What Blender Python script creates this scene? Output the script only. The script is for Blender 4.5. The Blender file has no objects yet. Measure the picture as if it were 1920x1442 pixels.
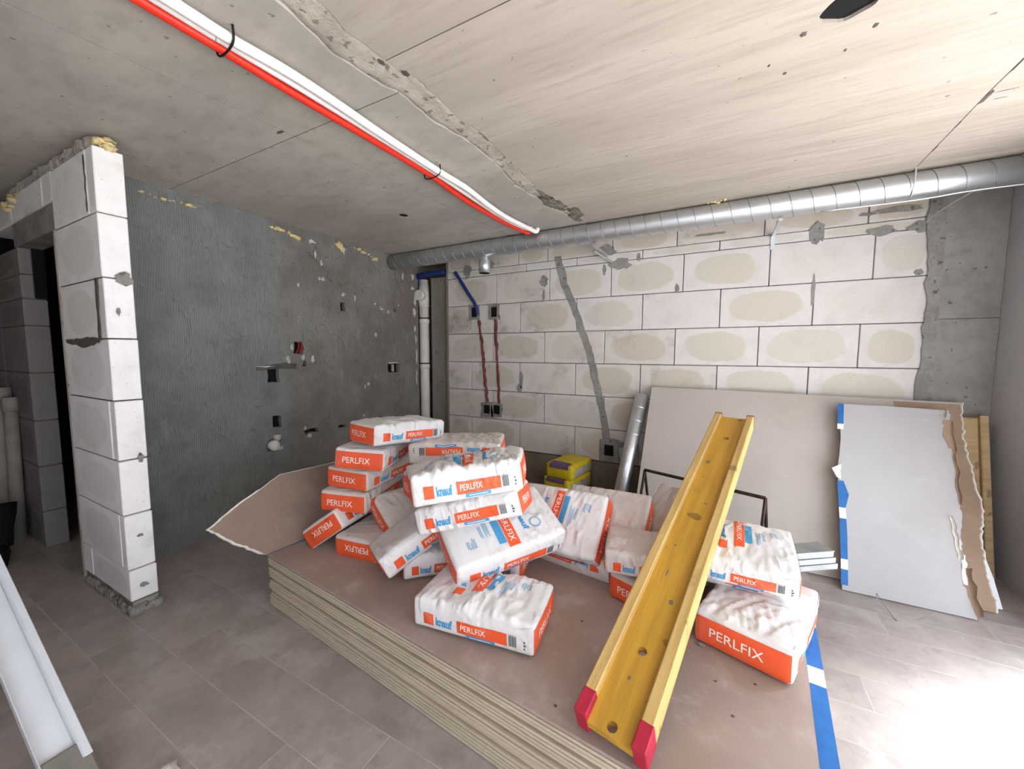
import bpy, bmesh, math, random
from mathutils import Vector, Matrix, noise
from mathutils.geometry import delaunay_2d_cdt
R = random.Random(7)
SC = bpy.context.scene
COL = SC.collection
rad = math.radians

# ------------------------------------------------------------------ camera, sky, sun, exposure
cam_d = bpy.data.cameras.new('camera')
cam = bpy.data.objects.new('camera', cam_d); COL.objects.link(cam)
cam_d.sensor_width = 36.0; cam_d.lens = 36.0 * 726.4 / 1920; cam_d.clip_start = 0.02
yaw, pitch, roll = -0.49248, 0.080724, 0.002549
fw = Vector((math.sin(yaw)*math.cos(pitch), math.cos(yaw)*math.cos(pitch), -math.sin(pitch)))
rt = Vector((math.cos(yaw), -math.sin(yaw), 0)); up = rt.cross(fw)
rt, up = math.cos(roll)*rt + math.sin(roll)*up, -math.sin(roll)*rt + math.cos(roll)*up
m = Matrix((rt, up, -fw)).transposed().to_4x4(); m.translation = (0, -3.7834, 1.417)
cam.matrix_world = m
SC.camera = cam
SC.view_settings.view_transform = 'Standard'; SC.view_settings.look = 'None'
SC.view_settings.gamma = 1.0; SC.view_settings.exposure = 0.18
try: SC.view_settings.use_curve_mapping = False
except Exception: pass
SC.cycles.use_denoising = True
SC.cycles.max_bounces = 10; SC.cycles.diffuse_bounces = 7; SC.cycles.sample_clamp_indirect = 6.0

W = bpy.data.worlds.new('sky'); SC.world = W; W.use_nodes = True
bg = W.node_tree.nodes['Background']; bg.inputs[0].default_value = (0.80, 0.89, 1.0, 1); bg.inputs[1].default_value = 4.2

def lamp(name, kind, energy, color, loc, target, **kw):
    d = bpy.data.lights.new(name, kind); d.energy = energy; d.color = color
    for k, v in kw.items(): setattr(d, k, v)
    o = bpy.data.objects.new(name, d); COL.objects.link(o); o.location = loc
    o.rotation_euler = (Vector(target) - Vector(loc)).to_track_quat('-Z', 'Y').to_euler()
    return o
# sun on the terrace, sky light through the big opening in the right wall, and an added fill lamp behind the camera, out of view
lamp('sun', 'SUN', 26.0, (1.0, 0.98, 0.95), (2.6, -9, 9), (3.4, -2.6, 0), angle=rad(1.0))
lamp('daylight_sky', 'AREA', 4600, (0.82, 0.91, 1.0), (2.9, 0.2, 4.9), (1.15, -2.1, 0.0), shape='RECTANGLE', size=1.6, size_y=1.6)
lamp('rear_fill', 'AREA', 4, (1.0, 0.98, 0.97), (0.48, -5.52, 1.52), (.1, 0, 1.3), shape='RECTANGLE', size=1.9, size_y=1.5)

# ------------------------------------------------------------------ materials
def lin(c):
    return tuple(((x/255)/12.92 if x/255 <= .04045 else ((x/255+.055)/1.055)**2.4) for x in c) + (1,)
class NT:
    def __init__(s, name, rough=.8, metal=0.0, spec=.3):
        s.m = bpy.data.materials.new(name); s.m.use_nodes = True
        s.t = s.m.node_tree; s.b = s.t.nodes['Principled BSDF']
        s.b.inputs['Roughness'].default_value = rough; s.b.inputs['Metallic'].default_value = metal
        s.b.inputs['Specular IOR Level'].default_value = spec
    def n(s, kind, **kw):
        x = s.t.nodes.new('ShaderNode' + kind)
        for k, v in kw.items(): setattr(x, k, v)
        return x
    def l(s, a, b): s.t.links.new(a, b)
    def put(s, sock, v):
        if hasattr(v, 'is_linked') or isinstance(v, bpy.types.NodeSocket): s.l(v, sock)
        else: sock.default_value = v
    def math(s, op, a, b=0.0, clamp=False):
        x = s.n('Math', operation=op); x.use_clamp = clamp; s.put(x.inputs[0], a); s.put(x.inputs[1], b); return x.outputs[0]
    def coords(s, scale=(1, 1, 1), which='Object', rand=True):
        tc = s.n('TexCoord'); mp = s.n('Mapping'); s.l(tc.outputs[which], mp.inputs[0]); mp.inputs['Scale'].default_value = scale
        if rand:
            oi = s.n('ObjectInfo'); c = s.n('CombineXYZ')
            k = s.math('MULTIPLY', oi.outputs['Random'], 37.0)
            for i in range(3): s.l(k, c.inputs[i])
            s.l(c.outputs[0], mp.inputs['Location'])
        return mp.outputs[0]
    def noise(s, vec, scale, detail=4, rough=.55):
        x = s.n('TexNoise'); s.l(vec, x.inputs['Vector']); x.inputs['Scale'].default_value = scale
        x.inputs['Detail'].default_value = detail; x.inputs['Roughness'].default_value = rough; return x.outputs[0]
    def ramp(s, fac, lo, hi):
        x = s.n('MapRange'); x.interpolation_type = 'SMOOTHSTEP'; s.put(x.inputs[0], fac)
        x.inputs[1].default_value = lo; x.inputs[2].default_value = hi; return x.outputs[0]
    def mix(s, fac, a, b):
        x = s.n('Mix', data_type='RGBA'); s.put(x.inputs[0], fac); s.put(x.inputs[6], a); s.put(x.inputs[7], b); return x.outputs[2]
    def color(s, c): s.put(s.b.inputs['Base Color'], c)
    def bump(s, h, dist, strength=1.0, prev=None):
        x = s.n('Bump'); x.inputs['Distance'].default_value = dist; x.inputs['Strength'].default_value = strength
        s.l(h, x.inputs['Height'])
        if prev is not None: s.l(prev, x.inputs['Normal'])
        s.l(x.outputs[0], s.b.inputs['Normal']); return x.outputs[0]

def plain(name, c, rough=.7, metal=0, var=.12, scale=9, bump=0, bscale=60, spec=.3):
    t = NT(name, rough, metal, spec); v = t.coords()
    c1 = lin(c); c2 = tuple(x*(1-var*2) for x in c1[:3]) + (1,)
    t.color(t.mix(t.ramp(t.noise(v, scale, 5), .35, .7), c1, c2))
    if bump: t.bump(t.noise(v, bscale, 5), bump)
    return t.m

def concrete(name, c1, c2, c3, streak=(1, 1, 1), scale=1.6, rough=.85, bump=.002, speck=.72):
    t = NT(name, rough); v = t.coords(streak, rand=False); o = t.coords(rand=False)
    big = t.ramp(t.noise(v, scale, 6, .6), .36, .66)
    c = t.mix(big, lin(c1), lin(c2))
    fine = t.ramp(t.noise(v, scale*7, 6, .65), .45, .75)
    c = t.mix(t.math('MULTIPLY', fine, .45), c, lin(c3))
    sp = t.ramp(t.noise(o, 26, 2, .4), speck, speck + .03)
    c = t.mix(t.math('MULTIPLY', sp, .6), c, tuple(x*.35 for x in lin(c3)[:3]) + (1,))
    t.color(c); b = t.bump(t.noise(o, 120, 4), bump*.4); t.bump(t.noise(v, 9, 5), bump*2, prev=b)
    return t.m

M = {}
M['ceil_cool'] = concrete('ceiling concrete cool', (178, 170, 160), (158, 151, 143), (138, 130, 120), (.7, 1.2, 1), 1.4)
M['ceil_warm'] = concrete('ceiling concrete warm', (172, 161, 150), (161, 150, 139), (138, 127, 116), (.35, 3.2, 1), 1.5, speck=.74)
M['mortar'] = concrete('grey mortar', (142, 138, 133), (122, 118, 113), (96, 92, 88), scale=6, bump=.006, speck=.66)
M['mortar_light'] = concrete('pale mortar', (176, 168, 158), (158, 150, 140), (130, 122, 112), scale=5, bump=.008, speck=.66)
M['joint_mortar'] = concrete('ceiling joint mortar', (180, 171, 158), (164, 155, 143), (132, 124, 114), scale=7, bump=.008, speck=.62)
M['column'] = concrete('column concrete', (146, 142, 138), (128, 125, 121), (108, 104, 100), scale=2.2)
M['niche'] = concrete('niche concrete', (140, 130, 120), (126, 117, 107), (108, 98, 89), (1, 1, .5), 2.0)
M['right_wall'] = concrete('plastered wall', (184, 183, 188), (176, 175, 180), (166, 165, 171), scale=1.2, speck=.95)
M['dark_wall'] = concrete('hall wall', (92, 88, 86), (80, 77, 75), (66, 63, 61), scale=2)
M['grout'] = plain('dark joint', (92, 86, 80), .95, var=.2)
M['seam_dark'] = plain('ceiling seam', (96, 88, 80), .95, var=.2)
M['black'] = plain('black void', (14, 13, 13), .9)
M['brown_shade_stain'] = concrete('brown_shade_stain', (132, 119, 107), (114, 102, 91), (94, 83, 74), scale=3)  # brown takes in the stack's shade on the bottom course; also beam stains

def block_mat(name, base, damp, grime):
    t = NT(name, .9, spec=.15); v = t.coords(); g = t.n('TexCoord')
    sx = t.n('SeparateXYZ'); t.l(g.outputs['Generated'], sx.inputs[0])
    oi = t.n('ObjectInfo')
    a = t.math('POWER', t.math('DIVIDE', t.math('SUBTRACT', sx.outputs[0], .5), .40), 2.0)
    a = t.math('POWER', t.math('ABSOLUTE', t.math('DIVIDE', t.math('SUBTRACT', sx.outputs[0], .5), .40)), 2.4)
    b = t.math('POWER', t.math('ABSOLUTE', t.math('DIVIDE', t.math('SUBTRACT', sx.outputs[2], .5), .42)), 2.4)
    e = t.math('ADD', t.math('ADD', a, b), t.math('MULTIPLY', t.math('SUBTRACT', t.noise(v, 4.5, 4), .5), 1.5))
    mask = t.math('SUBTRACT', 1.0, t.ramp(e, .72, 1.02))
    amt = t.math('MULTIPLY', mask, t.ramp(oi.outputs['Random'], -.1, .5))
    c = t.mix(t.ramp(t.noise(v, 7, 5), .4, .75), lin(base), tuple(x*.9 for x in lin(base)[:3]) + (1,))
    c = t.mix(amt, c, lin(damp))
    gr = t.math('MULTIPLY', t.ramp(t.noise(v, 2.6, 5, .7), .52, .78), grime)
    c = t.mix(gr, c, lin((120, 112, 100)))
    sp = t.ramp(t.noise(v, 55, 3), .68, .73); c = t.mix(t.math('MULTIPLY', sp, .35), c, lin((110, 104, 98)))
    t.color(c); t.bump(t.noise(v, 90, 4), .0012)
    return t.m
M['block'] = block_mat('aerated block', (204, 197, 193), (190, 182, 169), .25)
M['block_grimy'] = block_mat('aerated block grimy', (200, 191, 184), (184, 174, 160), .75)
M['block_plain'] = block_mat('aerated block pier', (234, 230, 228), (222, 217, 213), .35)
M['block_shaded'] = block_mat('aerated block shaded', (124, 119, 116), (110, 105, 102), .3)  # block colour darkened to take in the deep shade at the jamb

def left_wall_mat():
    t = NT('grey render', .9, spec=.15); o = t.coords(rand=False)
    s = t.n('SeparateXYZ'); t.l(o, s.inputs[0]); y, z = s.outputs[1], s.outputs[2]
    wob = t.noise(o, .9, 3)
    zone = t.math('SUBTRACT', 1.0, t.ramp(t.math('ADD', y, t.math('MULTIPLY', wob, .7)), -1.55, -1.35))   # combed half
    big = t.ramp(t.noise(o, 2.2, 6, .65), .35, .68)
    cool = t.mix(big, lin((135, 136, 133)), lin((116, 117, 114)))
    warm = t.mix(big, lin((136, 133, 127)), lin((114, 109, 103)))
    pink = t.ramp(t.noise(o, 1.1, 3), .5, .6)
    warm = t.mix(t.math('MULTIPLY', pink, .7), warm, lin((128, 116, 108)))
    c = t.mix(zone, warm, cool)
    dark = t.ramp(t.noise(o, 5.5, 7, .8), .57, .70); c = t.mix(t.math('MULTIPLY', dark, .55), c, lin((84, 82, 80)))
    pale = t.ramp(t.noise(t.coords((1, 1.6, .7), rand=False), 4.2, 7, .75), .58, .70); c = t.mix(t.math('MULTIPLY', pale, .45), c, lin((158, 158, 154)))
    # combed trowel ridges: bands along y bent by noise
    cmb = t.n('CombineXYZ'); bent = t.math('ADD', y, t.math('MULTIPLY', t.noise(o, 1.7, 2), .10)); t.l(bent, cmb.inputs[0])
    wv = t.n('TexWave'); t.l(cmb.outputs[0], wv.inputs['Vector']); wv.inputs['Scale'].default_value = 24; wv.inputs['Distortion'].default_value = .6
    patch = t.ramp(t.noise(o, 3.2, 3), .38, .55)
    ridge = t.math('MULTIPLY', t.math('MULTIPLY', wv.outputs[1], zone), patch)
    c = t.mix(t.math('MULTIPLY', ridge, .34), c, lin((168, 172, 170)))
    t.color(c)
    vst = t.coords((1, 2.2, .8), rand=False); scr = t.noise(vst, 6, 8, .75)
    pl = t.math('MULTIPLY', t.ramp(t.noise(o, 2.3, 4, .6), .44, .50), .8)
    b = t.bump(ridge, .004); b = t.bump(t.math('ADD', scr, t.math('MULTIPLY', pl, .45)), .032, prev=b); t.bump(t.noise(o, 60, 4), .004, prev=b)
    return t.m
M['left_wall'] = left_wall_mat()

def tile_mat():
    t = NT('floor tile', .42, spec=.4); v = t.coords((1, 1, 1))
    g = t.coords(rand=False)
    c = t.mix(t.ramp(t.noise(v, 3, 6, .65), .35, .7), lin((168, 156, 150)), lin((146, 135, 130)))
    c = t.mix(t.math('MULTIPLY', t.ramp(t.noise(v, 11, 7, .75), .5, .75), .5), c, lin((118, 108, 104)))
    w = t.n('TexCoord'); geo = t.n('NewGeometry')
    dn = t.n('TexNoise'); t.l(geo.outputs['Position'], dn.inputs['Vector']); dn.inputs['Scale'].default_value = 2.4; dn.inputs['Detail'].default_value = 7; dn.inputs['Roughness'].default_value = .7
    dust = t.ramp(dn.outputs[0], .52, .70); c = t.mix(t.math('MULTIPLY', dust, .5), c, lin((194, 187, 182)))
    t.color(c); t.put(t.b.inputs['Roughness'], t.math('ADD', .30, t.math('MULTIPLY', dust, .22)))
    t.bump(t.noise(v, 30, 4), .0008)
    return t.m
M['tile'] = tile_mat()
M['tile_joint'] = plain('tile joint', (186, 178, 172), .9)

def board_mat(name, c1, c2, dustc, dust=.5, rough=.85):
    t = NT(name, rough, spec=.2); v = t.coords(rand=False)
    c = t.mix(t.ramp(t.noise(v, 1.6, 5), .35, .7), lin(c1), lin(c2))
    d = t.ramp(t.noise(v, 4.5, 7, .75), .5, .72); c = t.mix(t.math('MULTIPLY', d, dust), c, lin(dustc))
    s = t.ramp(t.noise(t.coords((5, 60, 5), rand=False), 1.5, 3), .62, .8); c = t.mix(t.math('MULTIPLY', s, .12), c, lin((230, 222, 212)))
    t.color(c); t.bump(t.noise(v, 40, 4), .0006)
    return t.m
M['sheet_top'] = board_mat('dusty plasterboard face', (162, 144, 134), (144, 126, 116), (186, 174, 167), .5)
M['sheet'] = plain('plasterboard edge paper', (194, 178, 156), .9, var=.08, scale=5)
M['board_grey'] = board_mat('plasterboard face', (178, 168, 159), (170, 160, 151), (188, 180, 172), .3)
M['board_pale'] = board_mat('pale plasterboard face', (170, 167, 166), (163, 159, 158), (180, 176, 174), .3)
M['board_kraft'] = board_mat('brown plasterboard core paper', (156, 132, 112), (140, 117, 98), (172, 150, 130), .5)
M['gypsum'] = plain('broken gypsum', (226, 220, 210), .95, var=.1, bump=.003)
M['sheet_broken_shaded'] = board_mat('brown broken board face', (144, 124, 110), (124, 105, 93), (164, 146, 132), .4)  # face darkened throughout for the shade of the bags
M['rough_spall'] = concrete('rough spalled concrete', (130, 122, 112), (104, 97, 89), (70, 65, 60), scale=12, bump=.012, speck=.6)
M['tape_blue'] = plain('blue edge tape', (40, 102, 166), .45, var=.08, scale=20)
M['tape_white'] = plain('white edge tape', (226, 228, 232), .5, var=.04)

def galv(name, c, rough, metal=.9):
    t = NT(name, rough, metal, .5); v = t.coords()
    vo = t.n('TexVoronoi'); t.l(v, vo.inputs['Vector']); vo.inputs['Scale'].default_value = 40
    cc = lin(c); t.color(t.mix(t.math('MULTIPLY', vo.outputs['Color'], .10), cc, tuple(x*.6 for x in cc[:3]) + (1,)))
    t.put(t.b.inputs['Roughness'], t.math('ADD', rough - .06, t.math('MULTIPLY', t.noise(v, 12, 3), .14)))
    return t.m
M['galv'] = galv('galvanised duct', (206, 208, 210), .40)
M['galv_dull'] = plain('dull galvanised stud', (158, 160, 158), .5, .4, var=.1)
M['galv_bright'] = plain('bright tin', (222, 224, 227), .40, .9, var=.03)
M['seam'] = galv('duct seam', (150, 151, 152), .5)
M['steel_dark'] = plain('rusty dark steel', (70, 54, 48), .6, .6, var=.2, scale=30)
M['alu'] = plain('white lacquered aluminium', (222, 224, 228), .35, .15, var=.03)
M['rubber'] = plain('grey plastic foot', (128, 122, 112), .7)
M['pvc'] = plain('white plastic pipe', (214, 208, 200), .4, var=.04)
M['pvc_shaded'] = plain('shaded waste pipe', (142, 136, 130), .6, var=.1)  # pipe white darkened to stand in for the dark of the hall
M['pvc_dark'] = plain('pipe clamp', (58, 54, 52), .6)
M['red'] = plain('red conduit', (222, 48, 30), .4, var=.06, scale=40)
M['white_hose'] = plain('white conduit', (232, 226, 224), .4, var=.03)
M['tie'] = plain('black tie', (26, 24, 24), .6)
M['blue_pipe'] = plain('blue pipe', (30, 52, 112), .45)
M['foam'] = plain('yellow foam', (222, 200, 146), .85, var=.15, scale=30, bump=.006)
M['chip'] = plain('pale plaster chip', (196, 188, 180), .9, var=.1)
M['red_wire'] = plain('red wire', (142, 40, 34), .6)

def wood(name, c1, c2, c3, along=(.6, 9, 9)):
    t = NT(name, .55, spec=.35); v = t.coords(along); o = t.coords()
    c = t.mix(t.ramp(t.noise(v, 4, 6, .6), .35, .68), lin(c1), lin(c2))
    st = t.ramp(t.noise(o, 5, 6, .7), .58, .74); c = t.mix(t.math('MULTIPLY', st, .5), c, lin(c3))
    kn = t.ramp(t.noise(o, 13, 2, .3), .72, .78); c = t.mix(t.math('MULTIPLY', kn, .6), c, tuple(x*.5 for x in lin(c3)[:3]) + (1,))
    t.color(c); t.bump(t.noise(v, 22, 4), .0012)
    return t.m
M['beam_web'] = wood('yellow beam web', (194, 148, 50), (176, 132, 44), (126, 96, 44))
M['beam_flange'] = wood('yellow beam flange', (200, 166, 104), (180, 146, 84), (134, 106, 66))
M['timber'] = wood('pale timber', (184, 158, 118), (166, 140, 100), (136, 112, 80))
M['pink'] = plain('red painted beam end', (172, 36, 58), .6, var=.1, scale=30)

def paper(name, c, dusty=.15):
    t = NT(name, .55, spec=.3); v = t.coords()
    c0 = lin(c); cc = t.mix(t.math('MULTIPLY', t.ramp(t.noise(v, 6, 6, .7), .5, .75), dusty*2), c0, lin((176, 160, 148)))
    t.color(cc)
    st = t.coords((1.0, .45, .6)); rg = t.math('SUBTRACT', 1.0, t.math('MULTIPLY', t.math('ABSOLUTE', t.math('SUBTRACT', t.noise(st, 17, 2, .4), .5)), 5.0), clamp=True)
    amt = t.ramp(t.noise(v, 5, 2), .42, .62)
    b = t.bump(t.math('MULTIPLY', rg, amt), .008); t.bump(t.noise(v, 45, 4), .0009, prev=b)
    return t.m
M['sack'] = paper('white bag paper', (214, 210, 208), .22)
M['sack_dusty'] = paper('dusty bag paper', (202, 192, 186), .35)
M['orange'] = paper('orange bag print', (226, 88, 48), .12)
M['blue_print'] = plain('blue bag print', (74, 150, 196), .55, var=.06)
M['white_print'] = plain('white bag print', (238, 226, 214), .55, var=.03)
M['grey_print'] = plain('dark bag print', (88, 96, 98), .6)
M['light_blue'] = plain('pale blue bag print', (140, 180, 204), .6)
M['yellow_bag'] = plain('yellow bag paper', (206, 182, 30), .5, var=.12, bump=.004, bscale=14)
M['violet'] = plain('violet bag print', (104, 78, 110), .6)
M['terrace'] = plain('terrace screed', (196, 193, 188), .9)

# ------------------------------------------------------------------ helpers
def obj(name, bm, mat, parent=None, smooth=False, loc=None):
    me = bpy.data.meshes.new(name)
    if isinstance(bm, bmesh.types.BMesh):
        bmesh.ops.recalc_face_normals(bm, faces=bm.faces[:]); bm.to_mesh(me); bm.free()
    else: me.from_pydata(*bm); me.update()
    for k in (mat if isinstance(mat, (list, tuple)) else [mat]): me.materials.append(k)
    if smooth:
        for p in me.polygons: p.use_smooth = True
    o = bpy.data.objects.new(name, me); COL.objects.link(o)
    if parent is not None: o.parent = parent
    if loc is not None: o.location = loc
    return o
def share(src, name, parent, loc):
    o = bpy.data.objects.new(name, src.data); COL.objects.link(o); o.parent = parent; o.location = loc; return o
def thing(name, label, cat, loc=(0, 0, 0), rot=(0, 0, 0), group=None):
    o = bpy.data.objects.new(name, None); COL.objects.link(o); o.location = loc; o.rotation_euler = rot
    o.empty_display_size = .05; return tag(o, label, cat, group)
def tag(o, label, cat, group=None):
    o['label'] = label; o['category'] = cat
    if group: o['group'] = group
    return o
def structure(name):
    o = bpy.data.objects.new(name, None); COL.objects.link(o); o['kind'] = 'structure'; return o
def box(bm, lo, hi, bev=0.0):
    c = [(a+b)/2 for a, b in zip(lo, hi)]; s = [abs(b-a) for a, b in zip(lo, hi)]
    r = bmesh.ops.create_cube(bm, size=1, matrix=Matrix.Translation(c) @ Matrix.Diagonal((*s, 1)))
    if bev:
        es = list({e for v in r['verts'] for e in v.link_edges})
        bmesh.ops.bevel(bm, geom=es, offset=bev, segments=1, affect='EDGES')
    return bm
def bx(lo, hi, bev=0.0): return box(bmesh.new(), lo, hi, bev)
def tube(bm, pts, r, n=10, smooth=0, cap=True):
    P = [Vector(p) for p in pts]
    if smooth:
        Q = []
        for i in range(len(P)-1):
            p0, p1, p2, p3 = P[max(i-1, 0)], P[i], P[i+1], P[min(i+2, len(P)-1)]
            for k in range(smooth):
                t = k/smooth
                Q.append(.5*((2*p1) + (p2-p0)*t + (2*p0-5*p1+4*p2-p3)*t*t + (3*p1-p0-3*p2+p3)*t**3))
        P = Q + [P[-1]]
        if isinstance(r, (list, tuple)): r = [r[min(i//smooth, len(r)-2)]*(1-(i % smooth)/smooth) + r[min(i//smooth+1, len(r)-1)]*((i % smooth)/smooth) for i in range(len(P)-1)] + [r[-1]]
    rings = []; T = (P[1]-P[0]).normalized(); N = T.orthogonal().normalized()
    for i, p in enumerate(P):
        T = (P[min(i+1, len(P)-1)] - P[max(i-1, 0)]).normalized()
        N = (N - T*N.dot(T)).normalized(); B = T.cross(N)
        rr = r[i] if isinstance(r, (list, tuple)) else r
        rings.append([bm.verts.new(p + rr*(math.cos(2*math.pi*k/n)*N + math.sin(2*math.pi*k/n)*B)) for k in range(n)])
    for a, b in zip(rings, rings[1:]):
        for k in range(n): bm.faces.new((a[k], a[(k+1) % n], b[(k+1) % n], b[k]))
    if cap: bm.faces.new(rings[0]); bm.faces.new(rings[-1][::-1])
    return bm
def tb(pts, r, n=10, smooth=0, cap=True): return tube(bmesh.new(), pts, r, n, smooth, cap)
def prism(outer, holes, t, f, flat_in=None):
    """extruded outline with holes; f(a,b,d) maps to 3D, d in 0..t"""
    loops = [outer] + list(holes); vs = []; es = []; L = []
    for lp in loops:
        s = len(vs); vs += [Vector(p) for p in lp]; n = len(lp)
        es += [(s+i, s+(i+1) % n) for i in range(n)]; L.append((s, n))
    ov, oe, of, iv, ie, iff = delaunay_2d_cdt(vs, es, [], 2 if holes else 1, 1e-6)
    def inside(pt, lp):
        c = False; x, y = pt
        for i in range(len(lp)):
            (x0, y0), (x1, y1) = lp[i-1], lp[i]
            if (y0 > y) != (y1 > y) and x < (x1-x0)*(y-y0)/(y1-y0) + x0: c = not c
        return c
    of = [q for q in of if inside((sum(ov[i].x for i in q)/len(q), sum(ov[i].y for i in q)/len(q)), outer) and not any(inside((sum(ov[i].x for i in q)/len(q), sum(ov[i].y for i in q)/len(q)), h) for h in holes)]
    n = len(ov); V = [f(v.x, v.y, 0) for v in ov] + [f(v.x, v.y, t) for v in ov]
    F = [tuple(q) for q in of] + [tuple(i+n for i in reversed(q)) for q in of]
    cnt = {}
    for q in of:
        for i in range(len(q)):
            a, b = q[i], q[(i+1) % len(q)]; cnt[(a, b)] = 1
    for (a, b) in list(cnt):
        if (b, a) not in cnt: F.append((b, a, a+n, b+n))
    return (V, [], F)
def circ(cx, cy, r, n=20, jag=0):
    return [(cx + r*(1+jag*R.uniform(-1, 1))*math.cos(2*math.pi*k/n), cy + r*(1+jag*R.uniform(-1, 1))*math.sin(2*math.pi*k/n)) for k in range(n)]
def rect(cx, cy, w, h, jag=0):
    p = [(cx-w/2, cy-h/2), (cx, cy-h/2), (cx+w/2, cy-h/2), (cx+w/2, cy), (cx+w/2, cy+h/2), (cx, cy+h/2), (cx-w/2, cy+h/2), (cx-w/2, cy)]
    return [(x+R.uniform(-jag, jag), y+R.uniform(-jag, jag)) for x, y in p]
def jag(pts, amp, step):
    out = []
    for (x0, y0), (x1, y1) in zip(pts, pts[1:]):
        n = max(1, int(math.hypot(x1-x0, y1-y0)/step))
        for k in range(n):
            t = k/n; a = amp if (k or out) else 0
            out.append((x0+(x1-x0)*t+R.uniform(-a, a), y0+(y1-y0)*t+R.uniform(-a, a)))
    out.append(pts[-1]); return out
def blob(bm, c, s, seed, amp=.35, sub=2):
    r = bmesh.ops.create_icosphere(bm, subdivisions=sub, radius=1)
    for v in r['verts']:
        k = 1 + amp*noise.noise(v.co*1.7 + Vector((seed, seed*.7, 0))) + amp*.5*noise.noise(v.co*4 + Vector((seed, 0, 3)))
        v.co = Vector((v.co.x*s[0]*k + c[0], v.co.y*s[1]*k + c[1], v.co.z*s[2]*k + c[2]))
    return bm

# ------------------------------------------------------------------ the setting
H = 2.535; XL = -3.371; XR = 1.605
floor = structure('floor')
obj('floor_base', bx((-6.2, -5.4, -.2), (XR, 1.0, -.0005)), M['tile_joint'], floor)
row_h = .197; y0 = -3.22 - 4*row_h
for i in range(22):
    ya = y0 + i*row_h; yb = ya + row_h - .0035
    off = {3: -2.17, 4: -1.33}.get(i, -2.17 + (i*.47) % 1.2)
    xs = [off + k*1.2 for k in range(-5, 6)]
    for a, b in zip(xs, xs[1:]):
        a2, b2 = max(a, -5.4), min(b-.0035, XR)
        if b2 - a2 < .02 or ya > -.01: continue
        obj('tile', bx((-(b2-a2)/2, ya-(ya+yb)/2, -.012), ((b2-a2)/2, min(yb, 0)-(ya+yb)/2, R.uniform(-.0002, .0002)), .0005), M['tile'], floor, loc=((a2+b2)/2, (ya+yb)/2, 0))

ceil = structure('ceiling')
obj('ceiling_slab', bx((-6.2, -5.4, H+.11), (XR+.25, 1.0, H+.3)), M['black'], ceil)
def up_(a, b, d): return (a, b, H + d)
def panel(name, outer, holes, mat): return obj(name, prism(outer, holes, .11, up_), mat, ceil)
g = .0025
trL = [(-1.31, -5.4), (-1.29, -2.937), (-1.33, -2.75), (-1.31, -2.6), (-1.27, -2.46), (-1.27, -2.2), (-1.22, -1.95), (-1.23, -1.6), (-1.26, -1.4), (-1.20, -1.0), (-1.10, -.55), (-1.02, 0), (-1.0, .3)]
trR = [(-1.17, -5.4), (-1.17, -2.937), (-1.19, -2.78), (-1.18, -2.63), (-1.14, -2.46), (-1.14, -2.2), (-1.12, -1.95), (-1.13, -1.6), (-1.15, -1.4), (-1.10, -1.0), (-1.04, -.55), (-.99, 0), (-.97, .3)]
def seamx(y): return -2.071 + (y+3.331)*.09
cut = [p for p in trL if p[1] <= -2.46]; cut2 = [p for p in trL if p[1] >= -2.46]
jl1 = jag(cut, .010, .05); jl2 = jag(cut2, .010, .05)
panel('ceiling_panel', [(seamx(-5.4)+g, -5.4)] + jl1[:-1] + [(jl1[-1][0], -2.46-g), (seamx(-2.46)+g, -2.46-g)], [], M['ceil_cool'])
panel('ceiling_panel', [(seamx(-2.46)+g, -2.46+g), (jl2[0][0], -2.46+g)] + jl2[1:] + [(seamx(.3)+g, .3)], [], M['ceil_cool'])
panel('ceiling_panel', [(-6.2, -5.4), (seamx(-5.4)-g, -5.4), (seamx(-2.46)-g, -2.46-g), (-6.2, -2.46-g)], [], M['ceil_cool'])
panel('ceiling_panel', [(-6.2, -2.46+g), (seamx(-2.46)-g, -2.46+g), (seamx(.3)-g, .3), (-6.2, .3)], [[(x*1.0, y) for x, y in circ(-2.324, -1.328, .035, 16, .08)]], M['ceil_cool'])
cutr = [p for p in trR if p[1] < -2.63] + [(-1.18, -2.63)]; cutr2 = [p for p in trR if p[1] >= -2.63]
jr1 = jag(cutr, .008, .05); jr2 = jag(cutr2, .008, .05)
panel('ceiling_panel', [(.972-g, -5.4), (.972-g, -2.62-g), (jr1[-1][0], -2.62-g)] + jr1[::-1][1:], [], M['ceil_warm'])
core = [(.32+.075*math.cos(a)*(1+.05*math.sin(3*a)), -2.085+.06*math.sin(a)*(1+.08*math.sin(5*a))) for a in [2*math.pi*k/28 for k in range(28)]]
panel('ceiling_panel', [(.972-g, -2.62+g), (.965-g, -1.3), (.99-g, -.5), (.99-g, .3)] + jr2[::-1][:-1] + [(jr2[0][0], -2.62+g)], [core], M['ceil_warm'])
panel('ceiling_panel', [(.972+g, -5.4), (XR+.25, -5.4), (XR+.25, .3), (.99+g, .3), (.99+g, -.5), (.965+g, -1.3), (.972+g, -2.62)], [], M['ceil_warm'])
for pts in ([(seamx(-5.4), -5.4), (seamx(.3), .3)], [(-6.2, -2.46), (-1.28, -2.46)], [(-1.15, -2.62), (.972, -2.62)], [(.972, -5.4), (.972, -2.62), (.965, -1.3), (.99, -.5), (.99, .3)]):
    for (xa, ya), (xb, yb) in zip(pts, pts[1:]):
        dx, dy = (.006, 0) if abs(yb-ya) > abs(xb-xa) else (0, .006)
        obj('seam_filler', prism([(xa-dx, ya-dy), (xb-dx, yb-dy), (xb+dx, yb+dy), (xa+dx, ya+dy)], [], .006, lambda a, b, d: (a, b, H+.0012+d)), M['seam_dark'], ceil)
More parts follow.
